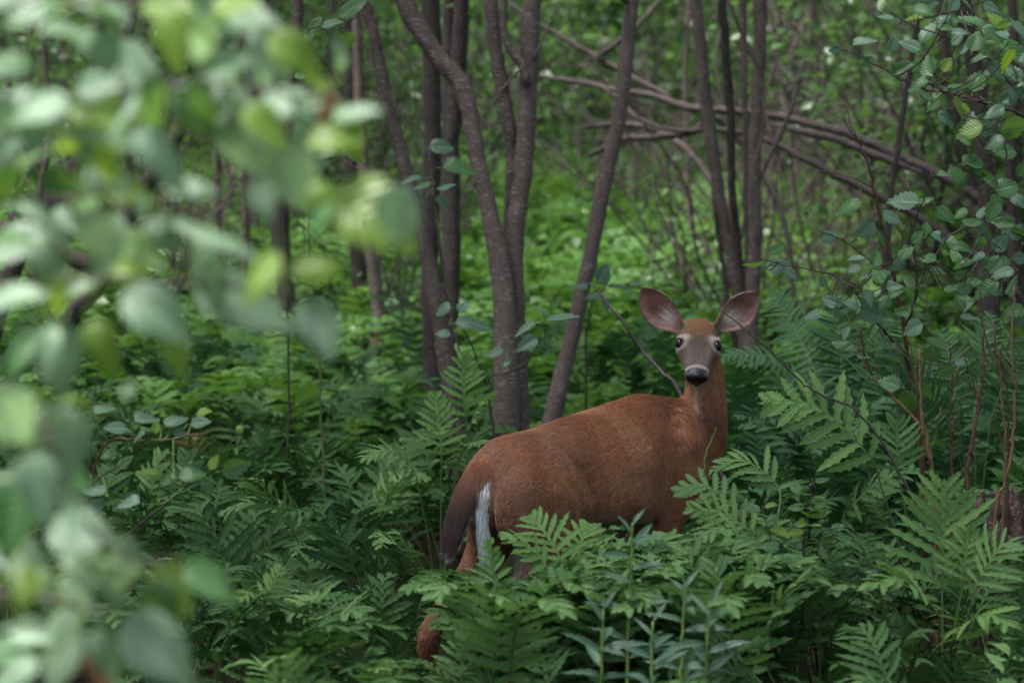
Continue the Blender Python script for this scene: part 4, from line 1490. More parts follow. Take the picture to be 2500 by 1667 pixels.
def paint(V, NRM, TAG, PAR):
    """Coat colour (linear), fur length and fur direction at points of the deer."""
    n = len(V)
    s, y, z = V[:, 0], V[:, 1], V[:, 2]
    red = np.array([.230, .094, .050])
    rust = np.array([.275, .120, .062])
    dark = np.array([.120, .046, .022])
    grey = np.array([.180, .125, .098])
    white = np.array([.62, .57, .55])
    C = np.tile(red, (n, 1))

    def lay(col, f):
        nonlocal C
        f = np.clip(f, 0, 1)[:, None]
        C = C * (1 - f) + np.asarray(col) * f
    body = (TAG == 0) | (TAG == 6) | (TAG == 7)
    mott = vnoise(V, 14, 1) * .5 + vnoise(V, 37, 2) * .5
    lay([.175, .098, .072], np.where(body, sstep(.0, .9, vnoise(V, 11, 12) * .6 + vnoise(V, 45, 13) * .4) * .6, 0))
    lay(rust, np.where(body | (TAG == 1), sstep(-.3, .9, mott) * .7, 0))
    lay(dark, np.where(body | (TAG == 1), sstep(.1, 1.0, vnoise(V, 9, 3)) * .45, 0))
    lay(grey, np.where(TAG == 0, sstep(.2, 1.0, vnoise(V, 8, 4)) * .35 * sstep(.72, .62, z) + .0, 0))
    # darker along the spine and over the shoulder/neck base
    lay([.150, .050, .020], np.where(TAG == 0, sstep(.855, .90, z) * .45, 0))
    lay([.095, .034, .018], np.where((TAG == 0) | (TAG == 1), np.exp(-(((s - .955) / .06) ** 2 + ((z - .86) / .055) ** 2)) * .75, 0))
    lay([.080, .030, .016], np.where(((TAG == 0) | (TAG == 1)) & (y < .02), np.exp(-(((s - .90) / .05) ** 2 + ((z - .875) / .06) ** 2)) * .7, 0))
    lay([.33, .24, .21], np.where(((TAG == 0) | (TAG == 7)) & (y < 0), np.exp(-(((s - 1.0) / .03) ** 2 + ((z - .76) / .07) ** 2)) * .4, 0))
    # light and shade of the flank crease painted in, greyish rump towards the tail
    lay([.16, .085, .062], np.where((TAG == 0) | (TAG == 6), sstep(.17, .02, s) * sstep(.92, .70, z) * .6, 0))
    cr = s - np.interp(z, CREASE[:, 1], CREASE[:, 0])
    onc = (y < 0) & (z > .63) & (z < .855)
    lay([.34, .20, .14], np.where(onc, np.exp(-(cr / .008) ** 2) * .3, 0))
    lay([.090, .040, .020], np.where((TAG == 0) & (y < 0), np.exp(-(((s - .315) / .030) ** 2 + ((z - .775) / .028) ** 2)) * .55, 0))  # shade of the flank hollow put into the coat colour
    # belly, inner thigh, chest paler
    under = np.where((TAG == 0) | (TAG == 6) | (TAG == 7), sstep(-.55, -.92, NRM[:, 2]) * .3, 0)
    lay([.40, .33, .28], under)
    lay([.30, .22, .20], np.where((TAG == 0) & (s > .98), sstep(.76, .66, z) * .5, 0))
    # back of the thigh and perineum: white edge, grey lower thigh
    lay([.60, .55, .54], np.where(((TAG == 0) | (TAG == 6)) & (z > .48), 0.6 * sstep(.016, -.008, s) * sstep(.75, .72, z) * sstep(-.048, -.034, y) * sstep(.05, .03, y), 0))
    lay([.20, .155, .135], np.where((TAG == 6) & (z < .62) & (y < 0), sstep(.62, .50, z) * sstep(.16, .06, s) * .8, 0))
    # legs: brown, dark hoof, dark tuft inside the hock
    lay([.20, .085, .045], np.where(((TAG == 6) | (TAG == 7)) & (z < .40), sstep(.42, .34, z) * .9, 0))
    lay([.018, .015, .014], np.where((TAG >= 6), sstep(.055, .045, z), 0))
    # neck: rust with pale streaks on the throat
    tw = dir_deer(np.array([0, -1.0, 0]))
    fr = NRM @ tw
    lat = V @ side_n
    latc = np.interp(z, NKs[:, 2], NKs[:, :3] @ side_n)
    lay([.33, .185, .125], np.where(TAG == 1, sstep(.55, .95, fr) * .35 * sstep(-.4, .6, vnoise(np.stack([lat * 3, lat * 2, z * .35], 1), 30, 7)), 0))
    lay([.45, .34, .28], np.where(TAG == 1, np.exp(-((lat - latc + .035) / .008) ** 2) * sstep(.86, .92, z) * sstep(1.04, .98, z) * .5, 0))
    lay([.10, .042, .022], np.where(TAG == 1, np.exp(-((lat - latc - .005) / .02) ** 2) * sstep(1.06, .98, z) * .45, 0))
    # head
    h = TAG == 2
    Q = (V - POLL) / HS
    t, b, nn = Q @ HD, Q @ HL, Q @ HN
    ab = np.abs(b)
    lay([.20, .095, .048], h)
    lay([.140, .090, .072], np.where(h, sstep(.062, .100, t), 0))
    lay([.19, .135, .115], np.where(h, sstep(.10, .12, t) * sstep(.19, .17, t) * np.exp(-((ab - .030) / .010) ** 2) * .7, 0))           # grey-brown face
    lay([.130, .098, .098], np.where(h, sstep(.085, .11, t) * sstep(.205, .17, t) * sstep(.024, .008, ab) * .75, 0))
    lay([.16, .10, .075], np.where(h, sstep(.10, .12, t) * sstep(.17, .14, t) * np.exp(-((ab - .040) / .010) ** 2) * .6 * sstep(-.5, .5, vnoise(V, 90, 21)), 0))
    lay([.24, .13, .075], np.where(h, sstep(.10, .13, t) * sstep(-.045, -.075, nn) * .85, 0))          # cheeks warmer
    lay([.20, .092, .045], np.where(h, sstep(.082, .058, t + .25 * ab) * sstep(.055, .038, ab) * .9, 0))           # orange forehead
    lay([.12, .075, .060], np.where(h, sstep(.0, .03, t) * sstep(.075, .05, t) * np.exp(-((ab - .054) / .010) ** 2) * .8, 0))
    er = np.sqrt(((t - .091) / .85) ** 2 + (ab - .062) ** 2 + (nn + .010) ** 2 * .6)
    lay([.58, .53, .51], np.where(h, np.exp(-((er - .025) / .0075) ** 2) * .45, 0))                    # pale eye ring
    lay([.52, .46, .43], np.where(h, np.exp(-(((t - .074 - .35 * (.05 - ab)) / .010) ** 2 + ((ab - .042) / .014) ** 2)) * .75, 0))
    lay([.02, .014, .012], np.where(h, sstep(.0190, .0165, er) * .95, 0))
    lay([.54, .50, .49], np.where(h, np.exp(-((t - .200 - .1 * ab) / .0075) ** 2) * sstep(-.055, -.03, nn) * .55, 0))   # pale band behind the nose
    lay([.42, .37, .33], np.where(h, sstep(.17, .19, t) * sstep(-.034, -.042, nn), 0))                 # white chin
    nose = h & (t > .2) & (nn > -.040)
    lay([.014, .012, .016], np.where(nose, sstep(.208, .216, t - .12 * ab * 0), 0))
    lay([.060, .048, .058], np.where(nose, sstep(.212, .218, t) * np.exp(-(((t - .219) / .007) ** 2)) * .8, 0))  # highlight along the top of the nose, painted as colour
    lay([.075, .062, .072], np.where(nose, np.exp(-(((t - .232) / .007) ** 2 + ((ab - .030) / .006) ** 2)) * .9, 0))
    lay([.004, .003, .004], np.where(nose, np.exp(-(((t - .238) / .006) ** 2 + ((ab - .019) / .006) ** 2)), 0))
    # ears
    for tag in ('ear_near', 'ear_far'):
        e = TAG == TAGS[tag]
        B0, A, Bd, Fd, Ln = EARS[tag]
        a = ((V - B0) @ A) / Ln
        hw = np.interp(a, EPROF[:, 0], EPROF[:, 1])
        bb = ((V - B0) @ Bd + 0.010 * np.sin(math.pi * np.clip(a, 0, 1))) / np.maximum(hw, .01)
        inner = (NRM @ Fd) > 0.05
        lay([.17, .105, .075], e)
        lay([.27, .135, .120], e & inner)
        lay([.36, .21, .19], np.where(e & inner, sstep(.2, -.7, bb) * .8, 0))
        lay([.12, .055, .05], np.where(e & inner, sstep(.25, .7, vnoise(V, 60, 8) * .5 + .25 * bb + a * .35) * .6, 0))
        lay([.66, .57, .54], np.where(e & inner, np.exp(-(((a - .27) / .15) ** 2 + ((bb - .15) / .5) ** 2)) * (.72 + .28 * np.sin(bb * 16 + a * 9)), 0))
        edge = np.maximum(sstep(.86, 1.0, np.abs(bb)), sstep(.93, .99, a))
        lay([.028, .019, .018], np.where(e & inner, edge * sstep(.15, .4, a) * .9, 0))
        lay([.42, .34, .30], np.where(e & ~inner & (np.abs(bb) > .9), .7, 0))
        lay([.20, .14, .11], np.where(e, sstep(.12, .0, a) * .9, 0))
    lay([.66, .59, .54], TAG == TAGS['fringe'])
    # tail
    tl = TAG == TAGS['tail']
    pa, pc, ps_ = PAR[:, 0], PAR[:, 1], PAR[:, 2]
    lay([.125, .056, .038], np.where(tl, sstep(.05, .30, pa), 0))
    lay([.026, .015, .014], np.where(tl, sstep(.20, .55, pa) * .94, 0))
    lay([.63, .58, .58], np.where(tl, np.maximum(sstep(-.35, -.7, ps_) * sstep(.16, .34, pa) * .8, sstep(.86, .98, pa) * .7), 0))
    bodyish = (TAG == 0) | (TAG == 6) | (TAG == 7) | (TAG == 1)
    lay([.30, .165, .095], np.where(bodyish, sstep(.15, .9, vnoise(V * [.6, 1, 1], 26, 31) * .5 + vnoise(V, 13, 32) * .5) * .5, 0))
    lay([.12, .055, .032], np.where(bodyish, sstep(.2, 1.0, vnoise(V, 19, 33)) * .4, 0))
    C = np.where((TAG != 2)[:, None], C * np.array([1.50, 1.44, 1.36]), C * 1.0)
    return np.clip(C, .008, .8)


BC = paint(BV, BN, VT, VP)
HQ = (BV - POLL) / HS
wet = ((VT == 2) & (HQ @ HD > .212) & (HQ @ HN > -.038)).astype(float)
att = body_me.attributes.new('coat', 'FLOAT_COLOR', 'POINT')
att.data.foreach_set('color', np.hstack([BC, np.ones((nv, 1))]).astype(np.float32).ravel())
att = body_me.attributes.new('wet', 'FLOAT', 'POINT')
att.data.foreach_set('value', wet.astype(np.float32))
body_me.polygons.foreach_set('use_smooth', np.ones(len(body_me.polygons), dtype=bool))

m, N, L = new_mat('deer_coat')
out = N.new('ShaderNodeOutputMaterial')
pr = N.new('ShaderNodeBsdfPrincipled')
L.new(pr.outputs[0], out.inputs[0])
a = N.new('ShaderNodeAttribute')
a.attribute_name = 'coat'
w = N.new('ShaderNodeAttribute')
w.attribute_name = 'wet'
tc = N.new('ShaderNodeTexCoord')
mp = N.new('ShaderNodeMapping')
mp.inputs['Scale'].default_value = (0.35, 1, 1)
L.new(tc.outputs['Object'], mp.inputs['Vector'])
nz = noise(N, L, mp.outputs[0], 190, 3.0, 0.7)
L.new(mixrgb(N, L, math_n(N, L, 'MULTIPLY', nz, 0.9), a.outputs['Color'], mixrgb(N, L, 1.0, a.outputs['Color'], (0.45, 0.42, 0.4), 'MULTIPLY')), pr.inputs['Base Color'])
L.new(math_n(N, L, 'SUBTRACT', 0.85, math_n(N, L, 'MULTIPLY', w.outputs['Fac'], 0.55)), pr.inputs['Roughness'])
pr.inputs['Specular IOR Level'].default_value = 0.22
bp = N.new('ShaderNodeBump')
bp.inputs['Strength'].default_value = 0.5
bp.inputs['Distance'].default_value = 0.003
L.new(nz, bp.inputs['Height'])
L.new(bp.outputs[0], pr.inputs['Normal'])
M['coat'] = m
body_me.materials.clear()
body_me.materials.append(m)

m, N, L = new_mat('deer_fur')
out = N.new('ShaderNodeOutputMaterial')
pr = N.new('ShaderNodeBsdfPrincipled')
L.new(pr.outputs[0], out.inputs[0])
a = N.new('ShaderNodeAttribute')
a.attribute_name = 'coat'
L.new(a.outputs['Color'], pr.inputs['Base Color'])
pr.inputs['Roughness'].default_value = 0.5
pr.inputs['Specular IOR Level'].default_value = 0.3
M['fur'] = m
M['eye'] = plain_mat('deer_eye', (0.004, 0.003, 0.002), (0.008, 0.005, 0.004), 0.10, 20, 0.25)

deer = thing('deer', 'reddish-brown doe looking back over her shoulder, standing among the ferns', 'deer', DEER_O, DEER_A)
link('body', body_me, deer)
for sg in (-1, 1):
    mb = MB()
    ec = HP(.090, sg * .0605, -.009)
    vs, fs = [], []
    nr, ns = 10, 16
    for i in range(nr + 1):
        th = math.pi * i / nr
        for k in range(ns):
            ph = 2 * math.pi * k / ns
            vs.append(ec + HS * .0152 * (math.cos(th) * HD * 1.28 + math.sin(th) * (math.cos(ph) * HL + math.sin(ph) * HN)))
    for i in range(nr):
        for k in range(ns):
            fs.append((i * ns + k, i * ns + (k + 1) % ns, (i + 1) * ns + (k + 1) % ns, (i + 1) * ns + k))
    mb.add(vs, fs)
    link('eye', mb.mesh('deer_eye', M['eye']), deer)

# fur: short hairs lying along the coat
NH = 190000
me = body_me
me.calc_loop_triangles()
tri = np.empty(len(me.loop_triangles) * 3, dtype=np.int32)
me.loop_triangles.foreach_get('vertices', tri)
tri = tri.reshape(-1, 3)
e1, e2 = BV[tri[:, 1]] - BV[tri[:, 0]], BV[tri[:, 2]] - BV[tri[:, 0]]
area = np.linalg.norm(np.cross(e1, e2), axis=1)
ctr = BV[tri].mean(1)
tt = VT[tri[:, 0]]
wgt = area * np.where(ctr[:, 2] < .2, .15, 1.0) * np.where((tt == 2) | (tt == 3) | (tt == 4), 2.2, 1.0) * np.where(tt == 5, 2.0, 1.0)
wgt *= (wet[tri].max(1) < .5)
pick = RNG.choice(len(tri), NH, p=wgt / wgt.sum())
r1, r2 = RNG.random(NH), RNG.random(NH)
fl = r1 + r2 > 1
r1[fl], r2[fl] = 1 - r1[fl], 1 - r2[fl]
HPOS = BV[tri[pick, 0]] + e1[pick] * r1[:, None] + e2[pick] * r2[:, None]
HNRM = BN[tri[pick, 0]]
HTAG = VT[tri[pick, 0]]
HPAR = VP[tri[pick, 0]]
HCOL = BC[tri[pick, 0]]
flow = np.tile(np.array([-1.0, 0, -0.45]), (NH, 1))
flow[HTAG == 1] = np.array([0, 0, -1.0]) + dir_deer(np.array([0.1, 0.2, 0]))
flow[HTAG == 2] = -HD
for tag in ('ear_near', 'ear_far'):
    flow[HTAG == TAGS[tag]] = EARS[tag][1]
flow[HTAG == 8] = np.array([-.2, 0, -1.0])
flow[HTAG == 5] = nrm(np.array([-.14, 0, -.3]))
flow[((HTAG == 6) | (HTAG == 7)) & (HPOS[:, 2] < .55)] = np.array([-.25, 0, -1.0])
flow += RNG.normal(size=(NH, 3)) * 0.22
flow -= HNRM * np.sum(flow * HNRM, 1)[:, None]
flow /= np.linalg.norm(flow, axis=1)[:, None] + 1e-9
hl = np.where(HTAG == 2, .007, np.where((HTAG == 3) | (HTAG == 4), .008, np.where(HTAG == 5, .040, .019)))
hl = np.where(((HTAG == 6) | (HTAG == 7)) & (HPOS[:, 2] < .45), .011, hl)
hl = np.where(HTAG == 1, .024, hl)
whitish = HCOL.min(1) > .33
hl = np.where(whitish & ((HTAG == 5) | (HTAG == 0) | (HTAG == 6) | (HTAG == 8)), .030, hl)
lift = np.where(HTAG == 5, .22, .20)
hl = hl * RNG.uniform(.6, 1.25, NH)
D0 = flow + HNRM * lift[:, None]
D0 /= np.linalg.norm(D0, axis=1)[:, None]
p0 = HPOS - HNRM * .001
p1 = HPOS + D0 * (hl * .5)[:, None]
p2 = HPOS + (D0 * .85 + flow * .35 + np.array([0, 0, -.06])) / 1.2 * hl[:, None]
CURV = np.stack([p0, p1, p2], 1)
hc = bpy.data.hair_curves.new('deer_fur')
hc.add_curves([3] * NH)
hc.position_data.foreach_set('vector', CURV.astype(np.float32).ravel()) if hasattr(hc, 'position_data') else hc.attributes['position'].data.foreach_set('vector', CURV.astype(np.float32).ravel())
rad = np.tile(np.array([.00055, .00045, .00012]), (NH, 1))
ra = hc.attributes.get('radius') or hc.attributes.new('radius', 'FLOAT', 'POINT')
ra.data.foreach_set('value', rad.astype(np.float32).ravel())
cc = HCOL * np.clip(RNG.normal(1.06, .34, NH), .4, 2.1)[:, None]
cpt = np.stack([cc * .72, cc, cc * 1.22], 1).reshape(-1, 3)
at = hc.attributes.new('coat', 'FLOAT_COLOR', 'POINT')
at.data.foreach_set('color', np.hstack([np.clip(cpt, .004, .95), np.ones((NH * 3, 1))]).astype(np.float32).ravel())
hc.materials.append(M['fur'])
fur = link('fur', hc, deer)
# ------------------------------------------------------------------ shrubs and sprigs placed leaf by leaf
def world_dir(ang, depth, rng, jit=0.0):
    a = math.radians(ang)
    return nrm(math.cos(a) * CR + math.sin(a) * CU + depth * CF)


def stem_part(t, rows, mat, name='stem', sides=6, rng=None):
    """rows: (u, v, d, width px)."""
    base = np.array(t.location)
    q = np.array([[*(P(u, v, d) - base), w * .5 / FPX * d] for u, v, d, w in rows])
    mb = MB()
    R = bark_tube(mb, q, sides, 0.0, rng, 0.03)
    link(name, mb.mesh(name, M[mat]), t)
    R[:, :3] += base
    return R


def nearest_on(stems, p):
    best, bd = None, 1e9
    for R in stems:
        dd = np.linalg.norm(R[:, :3] - p, axis=1)
        k = int(np.argmin(dd))
        if dd[k] < bd:
            best, bd = R[k, :3], dd[k]
    return best, bd


def add_leaves(t, stems, leaves, d0, rng, default='m', nup=0.6, dj=0.08, petiole='stem_green', reach=0.035):
    """leaves: (u, v, length px, angle deg, tone). Each is a part; a fine stalk joins it to the nearest stem."""
    base = np.array(t.location)
    for lf in leaves:
        u, v, ln, ang = lf[:4]
        tone = lf[4] if len(lf) > 4 else default
        c = P(u, v, d0 + rng.normal() * dj)
        L = ln / FPX * d0
        dr = world_dir(ang, rng.uniform(-.45, .45), rng)
        nr = -CF * rng.uniform(.35, 1.0) + np.array([0, 0, nup]) + rng.normal(size=3) * .35
        st = c - dr * L * .55
        ms = DEAD if tone == 'd' else LEAFSET[tone][int(rng.integers(len(LEAFSET[tone])))]
        o = put('leaf', ms, t, st, dr, nr, L * .92)
        o.scale.x *= rng.uniform(.88, 1.12)
        at_, dist = nearest_on(stems, st)
        if dist > reach:
            mb = MB()
            mid = (at_ + st) / 2 + np.array([0, 0, -.10 * dist])
            mb.tube(smooth_path(np.array([at_, mid, st]) - base, 8), np.linspace(.0018, .0009, 8) * (1 + dist * 2), 5, cap=False)
            link('twig', mb.mesh('twig', M[petiole]), t)


rs_ = np.random.default_rng(61)
# red-stemmed young alder right of the deer
t = thing('alder_sapling', 'young alder with a thin red stem and serrated leaves beside the deer\'s head', 'shrub', foot(2262, 8.25))
S = [stem_part(t, [(2060, 250, 8.0, 2.5), (2075, 300, 8.0, 3), (2092, 335, 8.0, 4), (2118, 400, 8.02, 6), (2135, 470, 8.05, 7), (2153, 548, 8.08, 8), (2174, 631, 8.1, 9), (2197, 746, 8.14, 10), (2221, 895, 8.18, 11), (2240, 1010, 8.2, 12), (2256, 1200, 8.24, 13), (2262, 1640, 8.25, 14)], 'twig_red', rng=rs_),
     stem_part(t, [(2285, 405, 7.9, 2), (2272, 430, 7.9, 3), (2262, 470, 7.92, 3), (2246, 510, 7.95, 4), (2228, 570, 7.98, 4), (2238, 660, 8.0, 5), (2230, 740, 8.03, 6), (2212, 800, 8.1, 7), (2216, 860, 8.15, 7)], 'twig', rng=rs_),
     stem_part(t, [(2400, 530, 7.8, 2), (2345, 560, 7.82, 3), (2300, 600, 7.85, 4), (2260, 650, 7.9, 4), (2240, 700, 7.98, 4), (2232, 740, 8.03, 4)], 'twig_green', rng=rs_),
     stem_part(t, [(1855, 630, 7.85, 2), (1900, 643, 7.86, 3), (1950, 652, 7.88, 3), (2010, 665, 7.9, 4), (2065, 690, 7.95, 4), (2110, 745, 8.0, 5), (2150, 800, 8.05, 6), (2200, 850, 8.12, 6), (2222, 900, 8.18, 7)], 'twig', rng=rs_),
     stem_part(t, [(1995, 562, 7.9, 2), (2030, 575, 7.92, 3), (2060, 590, 7.95, 3), (2100, 615, 8.0, 3), (2150, 650, 8.06, 4), (2174, 640, 8.1, 4)], 'twig', rng=rs_),
     stem_part(t, [(1980, 418, 7.95, 1.5), (2040, 420, 7.96, 2), (2090, 440, 7.98, 2.5), (2125, 460, 8.03, 3)], 'twig', rng=rs_),
     stem_part(t, [(2020, 270, 7.95, 1.5), (2060, 295, 7.96, 2), (2090, 335, 8.0, 3)], 'twig', rng=rs_)]
add_leaves(t, S, [(2076, 499, 74, 188, 'm'), (2117, 560, 66, 228, 'g'), (2176, 530, 66, -25, 'g'), (2210, 490, 90, 170, 'g'), (2250, 492, 62, 20, 'm'), (2303, 520, 74, -38, 'g'),
                  (2300, 425, 36, 12, 'm'), (2372, 543, 62, 18, 'm'), (2338, 602, 66, -15, 'm'), (2094, 629, 48, 180, 'g'), (2137, 634, 48, 70, 'm'), (2088, 655, 40, 200, 'g'), (2116, 672, 42, 205, 'g'),
                  (2145, 690, 48, -60, 'm'), (2160, 665, 42, 40, 'g'), (1896, 608, 52, 28, 'm'), (1844, 643, 62, 195, 'm'), (1898, 651, 66, 5, 'g'), (1930, 668, 50, -40, 'g'), (2028, 732, 52, 170, 'g'),
                  (2082, 746, 46, 150, 'g'), (2134, 763, 74, 200, 'g'), (2048, 772, 46, 230, 'm'), (2100, 700, 40, 110, 'g'), (2275, 742, 36, 20, 'm'), (2249, 770, 44, -30, 'g'), (2289, 829, 68, -5, 'm'),
                  (2277, 862, 62, -160, 'm'), (2249, 947, 62, -60, 'm'), (2175, 937, 66, 160, 'm'), (2218, 978, 70, -110, 'm'), (2232, 800, 60, 200, 'g'), (2180, 700, 44, 20, 'g'), (2210, 620, 50, 60, 'm'),
                  (2342, 672, 40, 40, 'm'), (2360, 705, 46, 10, 'g'), (1985, 770, 46, 200, 'g'), (2010, 690, 40, 120, 'g'), (2262, 560, 44, 80, 'm'), (2065, 812, 44, 240, 'g'), (2150, 850, 52, 190, 'm'),
                  (2310, 905, 50, 10, 'm'), (2105, 590, 30, 130, 'y'), (2196, 575, 34, 80, 'y')]
           + [(rs_.uniform(2020, 2400), rs_.uniform(560, 900), rs_.uniform(32, 56), rs_.uniform(-70, 250), rs_.choice(['m', 'm', 'g'])) for _ in range(38)], 7.95, rs_, nup=.5, petiole='twig')

# leafy shrub overhanging beyond the sapling, upper part
t = thing('alder_shrub', 'leafy shrub with fine arching twigs spreading above the fallen trunk', 'shrub', foot(2700, 9.0))
S = [stem_part(t, [(2030, 112, 8.6, 2), (2085, 130, 8.6, 3), (2150, 165, 8.62, 4), (2230, 210, 8.65, 5), (2330, 232, 8.7, 6), (2430, 258, 8.75, 7), (2520, 300, 8.8, 8), (2600, 420, 8.9, 10), (2680, 800, 9.0, 14), (2700, 1480, 9.0, 16)], 'twig', rng=rs_),
     stem_part(t, [(2145, 20, 8.7, 2), (2230, 60, 8.7, 3), (2330, 100, 8.72, 4), (2430, 160, 8.75, 5), (2520, 290, 8.8, 6)], 'twig', rng=rs_),
     stem_part(t, [(2250, -20, 8.6, 2), (2360, 30, 8.62, 3), (2460, 90, 8.7, 4), (2560, 300, 8.85, 6)], 'twig', rng=rs_),
     stem_part(t, [(2190, 190, 8.5, 2), (2300, 220, 8.55, 3), (2380, 330, 8.6, 3), (2450, 400, 8.7, 4), (2560, 430, 8.85, 6)], 'twig', rng=rs_)]
LV = [(2165, 42, 48, 160, 'g'), (2226, 112, 64, 150, 'g'), (2105, 102, 64, 25, 'g'), (2042, 122, 38, 190, 'g'), (2197, 170, 62, 30, 'm'), (2300, 46, 44, 40, 'g'), (2340, 80, 48, 0, 'g'),
      (2472, 126, 100, -30, 'm'), (2245, 205, 60, 190, 'm'), (2310, 160, 50, 60, 'y'), (2335, 210, 60, 10, 'm'), (2450, 55, 70, 20, 'g'), (2390, 110, 56, -60, 'm'), (2400, 240, 70, -40, 'm'),
      (2360, 310, 66, 200, 'm'), (2280, 255, 46, 220, 'm'), (2120, 150, 40, 220, 'm'), (2180, 110, 44, 80, 'g'), (2260, 15, 60, 20, 'g'), (2330, 10, 50, 60, 'g'), (2420, 20, 60, -20, 'g')]
LV += [(rs_.uniform(2230, 2510), rs_.uniform(-10, 330), rs_.uniform(38, 78), rs_.uniform(-60, 240), rs_.choice(['m', 'm', 'g', 'g', 'y'])) for _ in range(44)]
add_leaves(t, S, LV, 8.65, rs_, nup=.5, dj=.2, petiole='twig')

t = thing('alder_shrub', 'dark-stemmed shrub with round grey-green leaves above the bare reddish canes', 'shrub', foot(2560, 8.6))
S = [stem_part(t, [(2440, 300, 8.4, 3), (2462, 400, 8.4, 5), (2480, 520, 8.42, 7), (2500, 700, 8.45, 9), (2530, 950, 8.5, 11), (2560, 1500, 8.6, 13)], 'twig', rng=rs_),
     stem_part(t, [(2380, 560, 8.3, 2), (2430, 600, 8.3, 3), (2470, 640, 8.35, 4), (2500, 720, 8.45, 6)], 'twig', rng=rs_),
     stem_part(t, [(2370, 400, 8.3, 2), (2420, 440, 8.35, 3), (2465, 470, 8.4, 5)], 'twig', rng=rs_)]
add_leaves(t, S, [(2450, 368, 74, 10, 'r'), (2455, 459, 72, 15, 'r'), (2472, 312, 74, 10, 'r'), (2430, 345, 60, 190, 'g'), (2381, 413, 66, 100, 'g'), (2404, 574, 46, 160, 'r'), (2462, 565, 48, 30, 'r'), (2485, 490, 60, -40, 'g'),
                  (2440, 640, 80, 20, 'm'), (2450, 668, 60, 200, 'g'), (2410, 700, 80, 200, 'm'), (2490, 590, 60, -30, 'm'), (2495, 415, 50, 60, 'm'), (2395, 520, 40, 70, 'g'), (2480, 760, 70, 190, 'm'), (2430, 800, 76, 200, 'm'),
                  (2495, 830, 60, 10, 'm'), (2350, 640, 44, 200, 'm'), (2470, 700, 60, 40, 'g'), (2415, 640, 40, 120, 'm')]
           + [(rs_.uniform(2330, 2510), rs_.uniform(330, 860), rs_.uniform(36, 66), rs_.uniform(-70, 250), rs_.choice(['m', 'm', 'g', 'r'])) for _ in range(34)], 8.35, rs_, nup=.4, petiole='twig')

# bare reddish canes round the stump
for k, (rows, lab) in enumerate([
    ([(2085, 850, 8.0, 3), (2130, 915, 7.95, 5), (2190, 975, 7.9, 7), (2245, 1040, 7.88, 8), (2268, 1100, 7.86, 9), (2285, 1300, 7.84, 10), (2290, 1680, 7.84, 10)], 'tan bare cane slanting up towards the doe\'s neck'),
    ([(2245, 850, 7.8, 6), (2246, 930, 7.8, 7), (2252, 1010, 7.8, 8), (2268, 1110, 7.8, 10), (2280, 1200, 7.8, 10), (2290, 1690, 7.8, 11)], 'grey-brown bare cane rising straight in front of the red stem'),
    ([(2392, 700, 7.9, 4), (2400, 800, 7.9, 5), (2402, 900, 7.9, 7), (2390, 980, 7.9, 9), (2372, 1090, 7.9, 11), (2362, 1180, 7.9, 11), (2355, 1680, 7.9, 12)], 'thick reddish cane forked beside the rotten stump'),
    ([(2425, 780, 7.95, 3), (2440, 900, 7.95, 5), (2448, 1000, 7.95, 6), (2455, 1100, 7.95, 7), (2452, 1200, 7.95, 7), (2440, 1680, 7.95, 8)], 'orange-brown cane in front of the rotten stump'),
    ([(2478, 700, 7.75, 4), (2470, 820, 7.75, 6), (2476, 950, 7.75, 7), (2474, 1080, 7.75, 8), (2452, 1180, 7.75, 8), (2430, 1260, 7.75, 8), (2400, 1700, 7.75, 9)], 'curved tan cane sweeping down past the rotten stump'),
    ([(2318, 840, 8.1, 4), (2322, 950, 8.1, 5), (2320, 1050, 8.1, 6), (2324, 1150, 8.1, 7), (2322, 1600, 8.1, 8)], 'thin upright cane between the pale wood chip and the red stem'),
    ([(2440, 850, 8.05, 3), (2458, 940, 8.05, 4), (2462, 1060, 8.05, 6), (2458, 1300, 8.05, 7), (2455, 1620, 8.05, 8)], 'dark cane close behind the orange-brown one')]):
    t = thing('bare_cane', lab, 'cane', foot(rows[-1][0], rows[-1][2]))
    stem_part(t, rows, ['twig_tan', 'twig_tan', 'twig_red', 'twig_tan', 'twig_tan', 'twig_red', 'twig'][k], rng=rs_)
    for b in range(5):
        i = int(rs_.integers(1, 4))
        u, v, d, w = rows[i]
        sg = rs_.choice([-1, 1])
        stem_part(t, [(u, v, d, 3), (u + sg * rs_.uniform(10, 25), v - rs_.uniform(20, 50), d, 2.4), (u + sg * rs_.uniform(20, 50), v - rs_.uniform(60, 130), d - .05, 1.4)], 'twig_tan' if k % 2 else 'twig_red', 'side_twig', 5, rs_)

# long bare twig crossing in front of the doe's ear
t = thing('dead_twig', 'long thin bare twig crossing in front of the doe\'s ear', 'twig', foot(2330, 7.7))
stem_part(t, [(1745, 748, 7.72, 2.2), (1800, 786, 7.72, 3), (1832, 815, 7.72, 4), (1865, 843, 7.72, 4.5), (1920, 895, 7.72, 5), (1965, 940, 7.72, 5), (2020, 972, 7.72, 5.5), (2085, 1000, 7.72, 6), (2180, 1120, 7.72, 7), (2280, 1350, 7.7, 8), (2330, 1700, 7.7, 9)], 'twig', 'stick', rng=rs_)
stem_part(t, [(1802, 788, 7.72, 1.6), (1812, 805, 7.72, 2), (1835, 822, 7.72, 2.2), (1860, 842, 7.72, 2.5)], 'twig', 'side_twig', 5, rs_)
t = thing('grass_blade', 'single pale grass stem curving up in front of the doe\'s chest', 'grass', foot(1722, 7.55))
stem_part(t, [(1748, 1042, 7.55, 2), (1738, 1070, 7.55, 3), (1724, 1110, 7.55, 3.6), (1716, 1165, 7.55, 4), (1714, 1300, 7.55, 4.5), (1722, 1700, 7.55, 5)], 'stem_green', 'blade', 5, rs_)

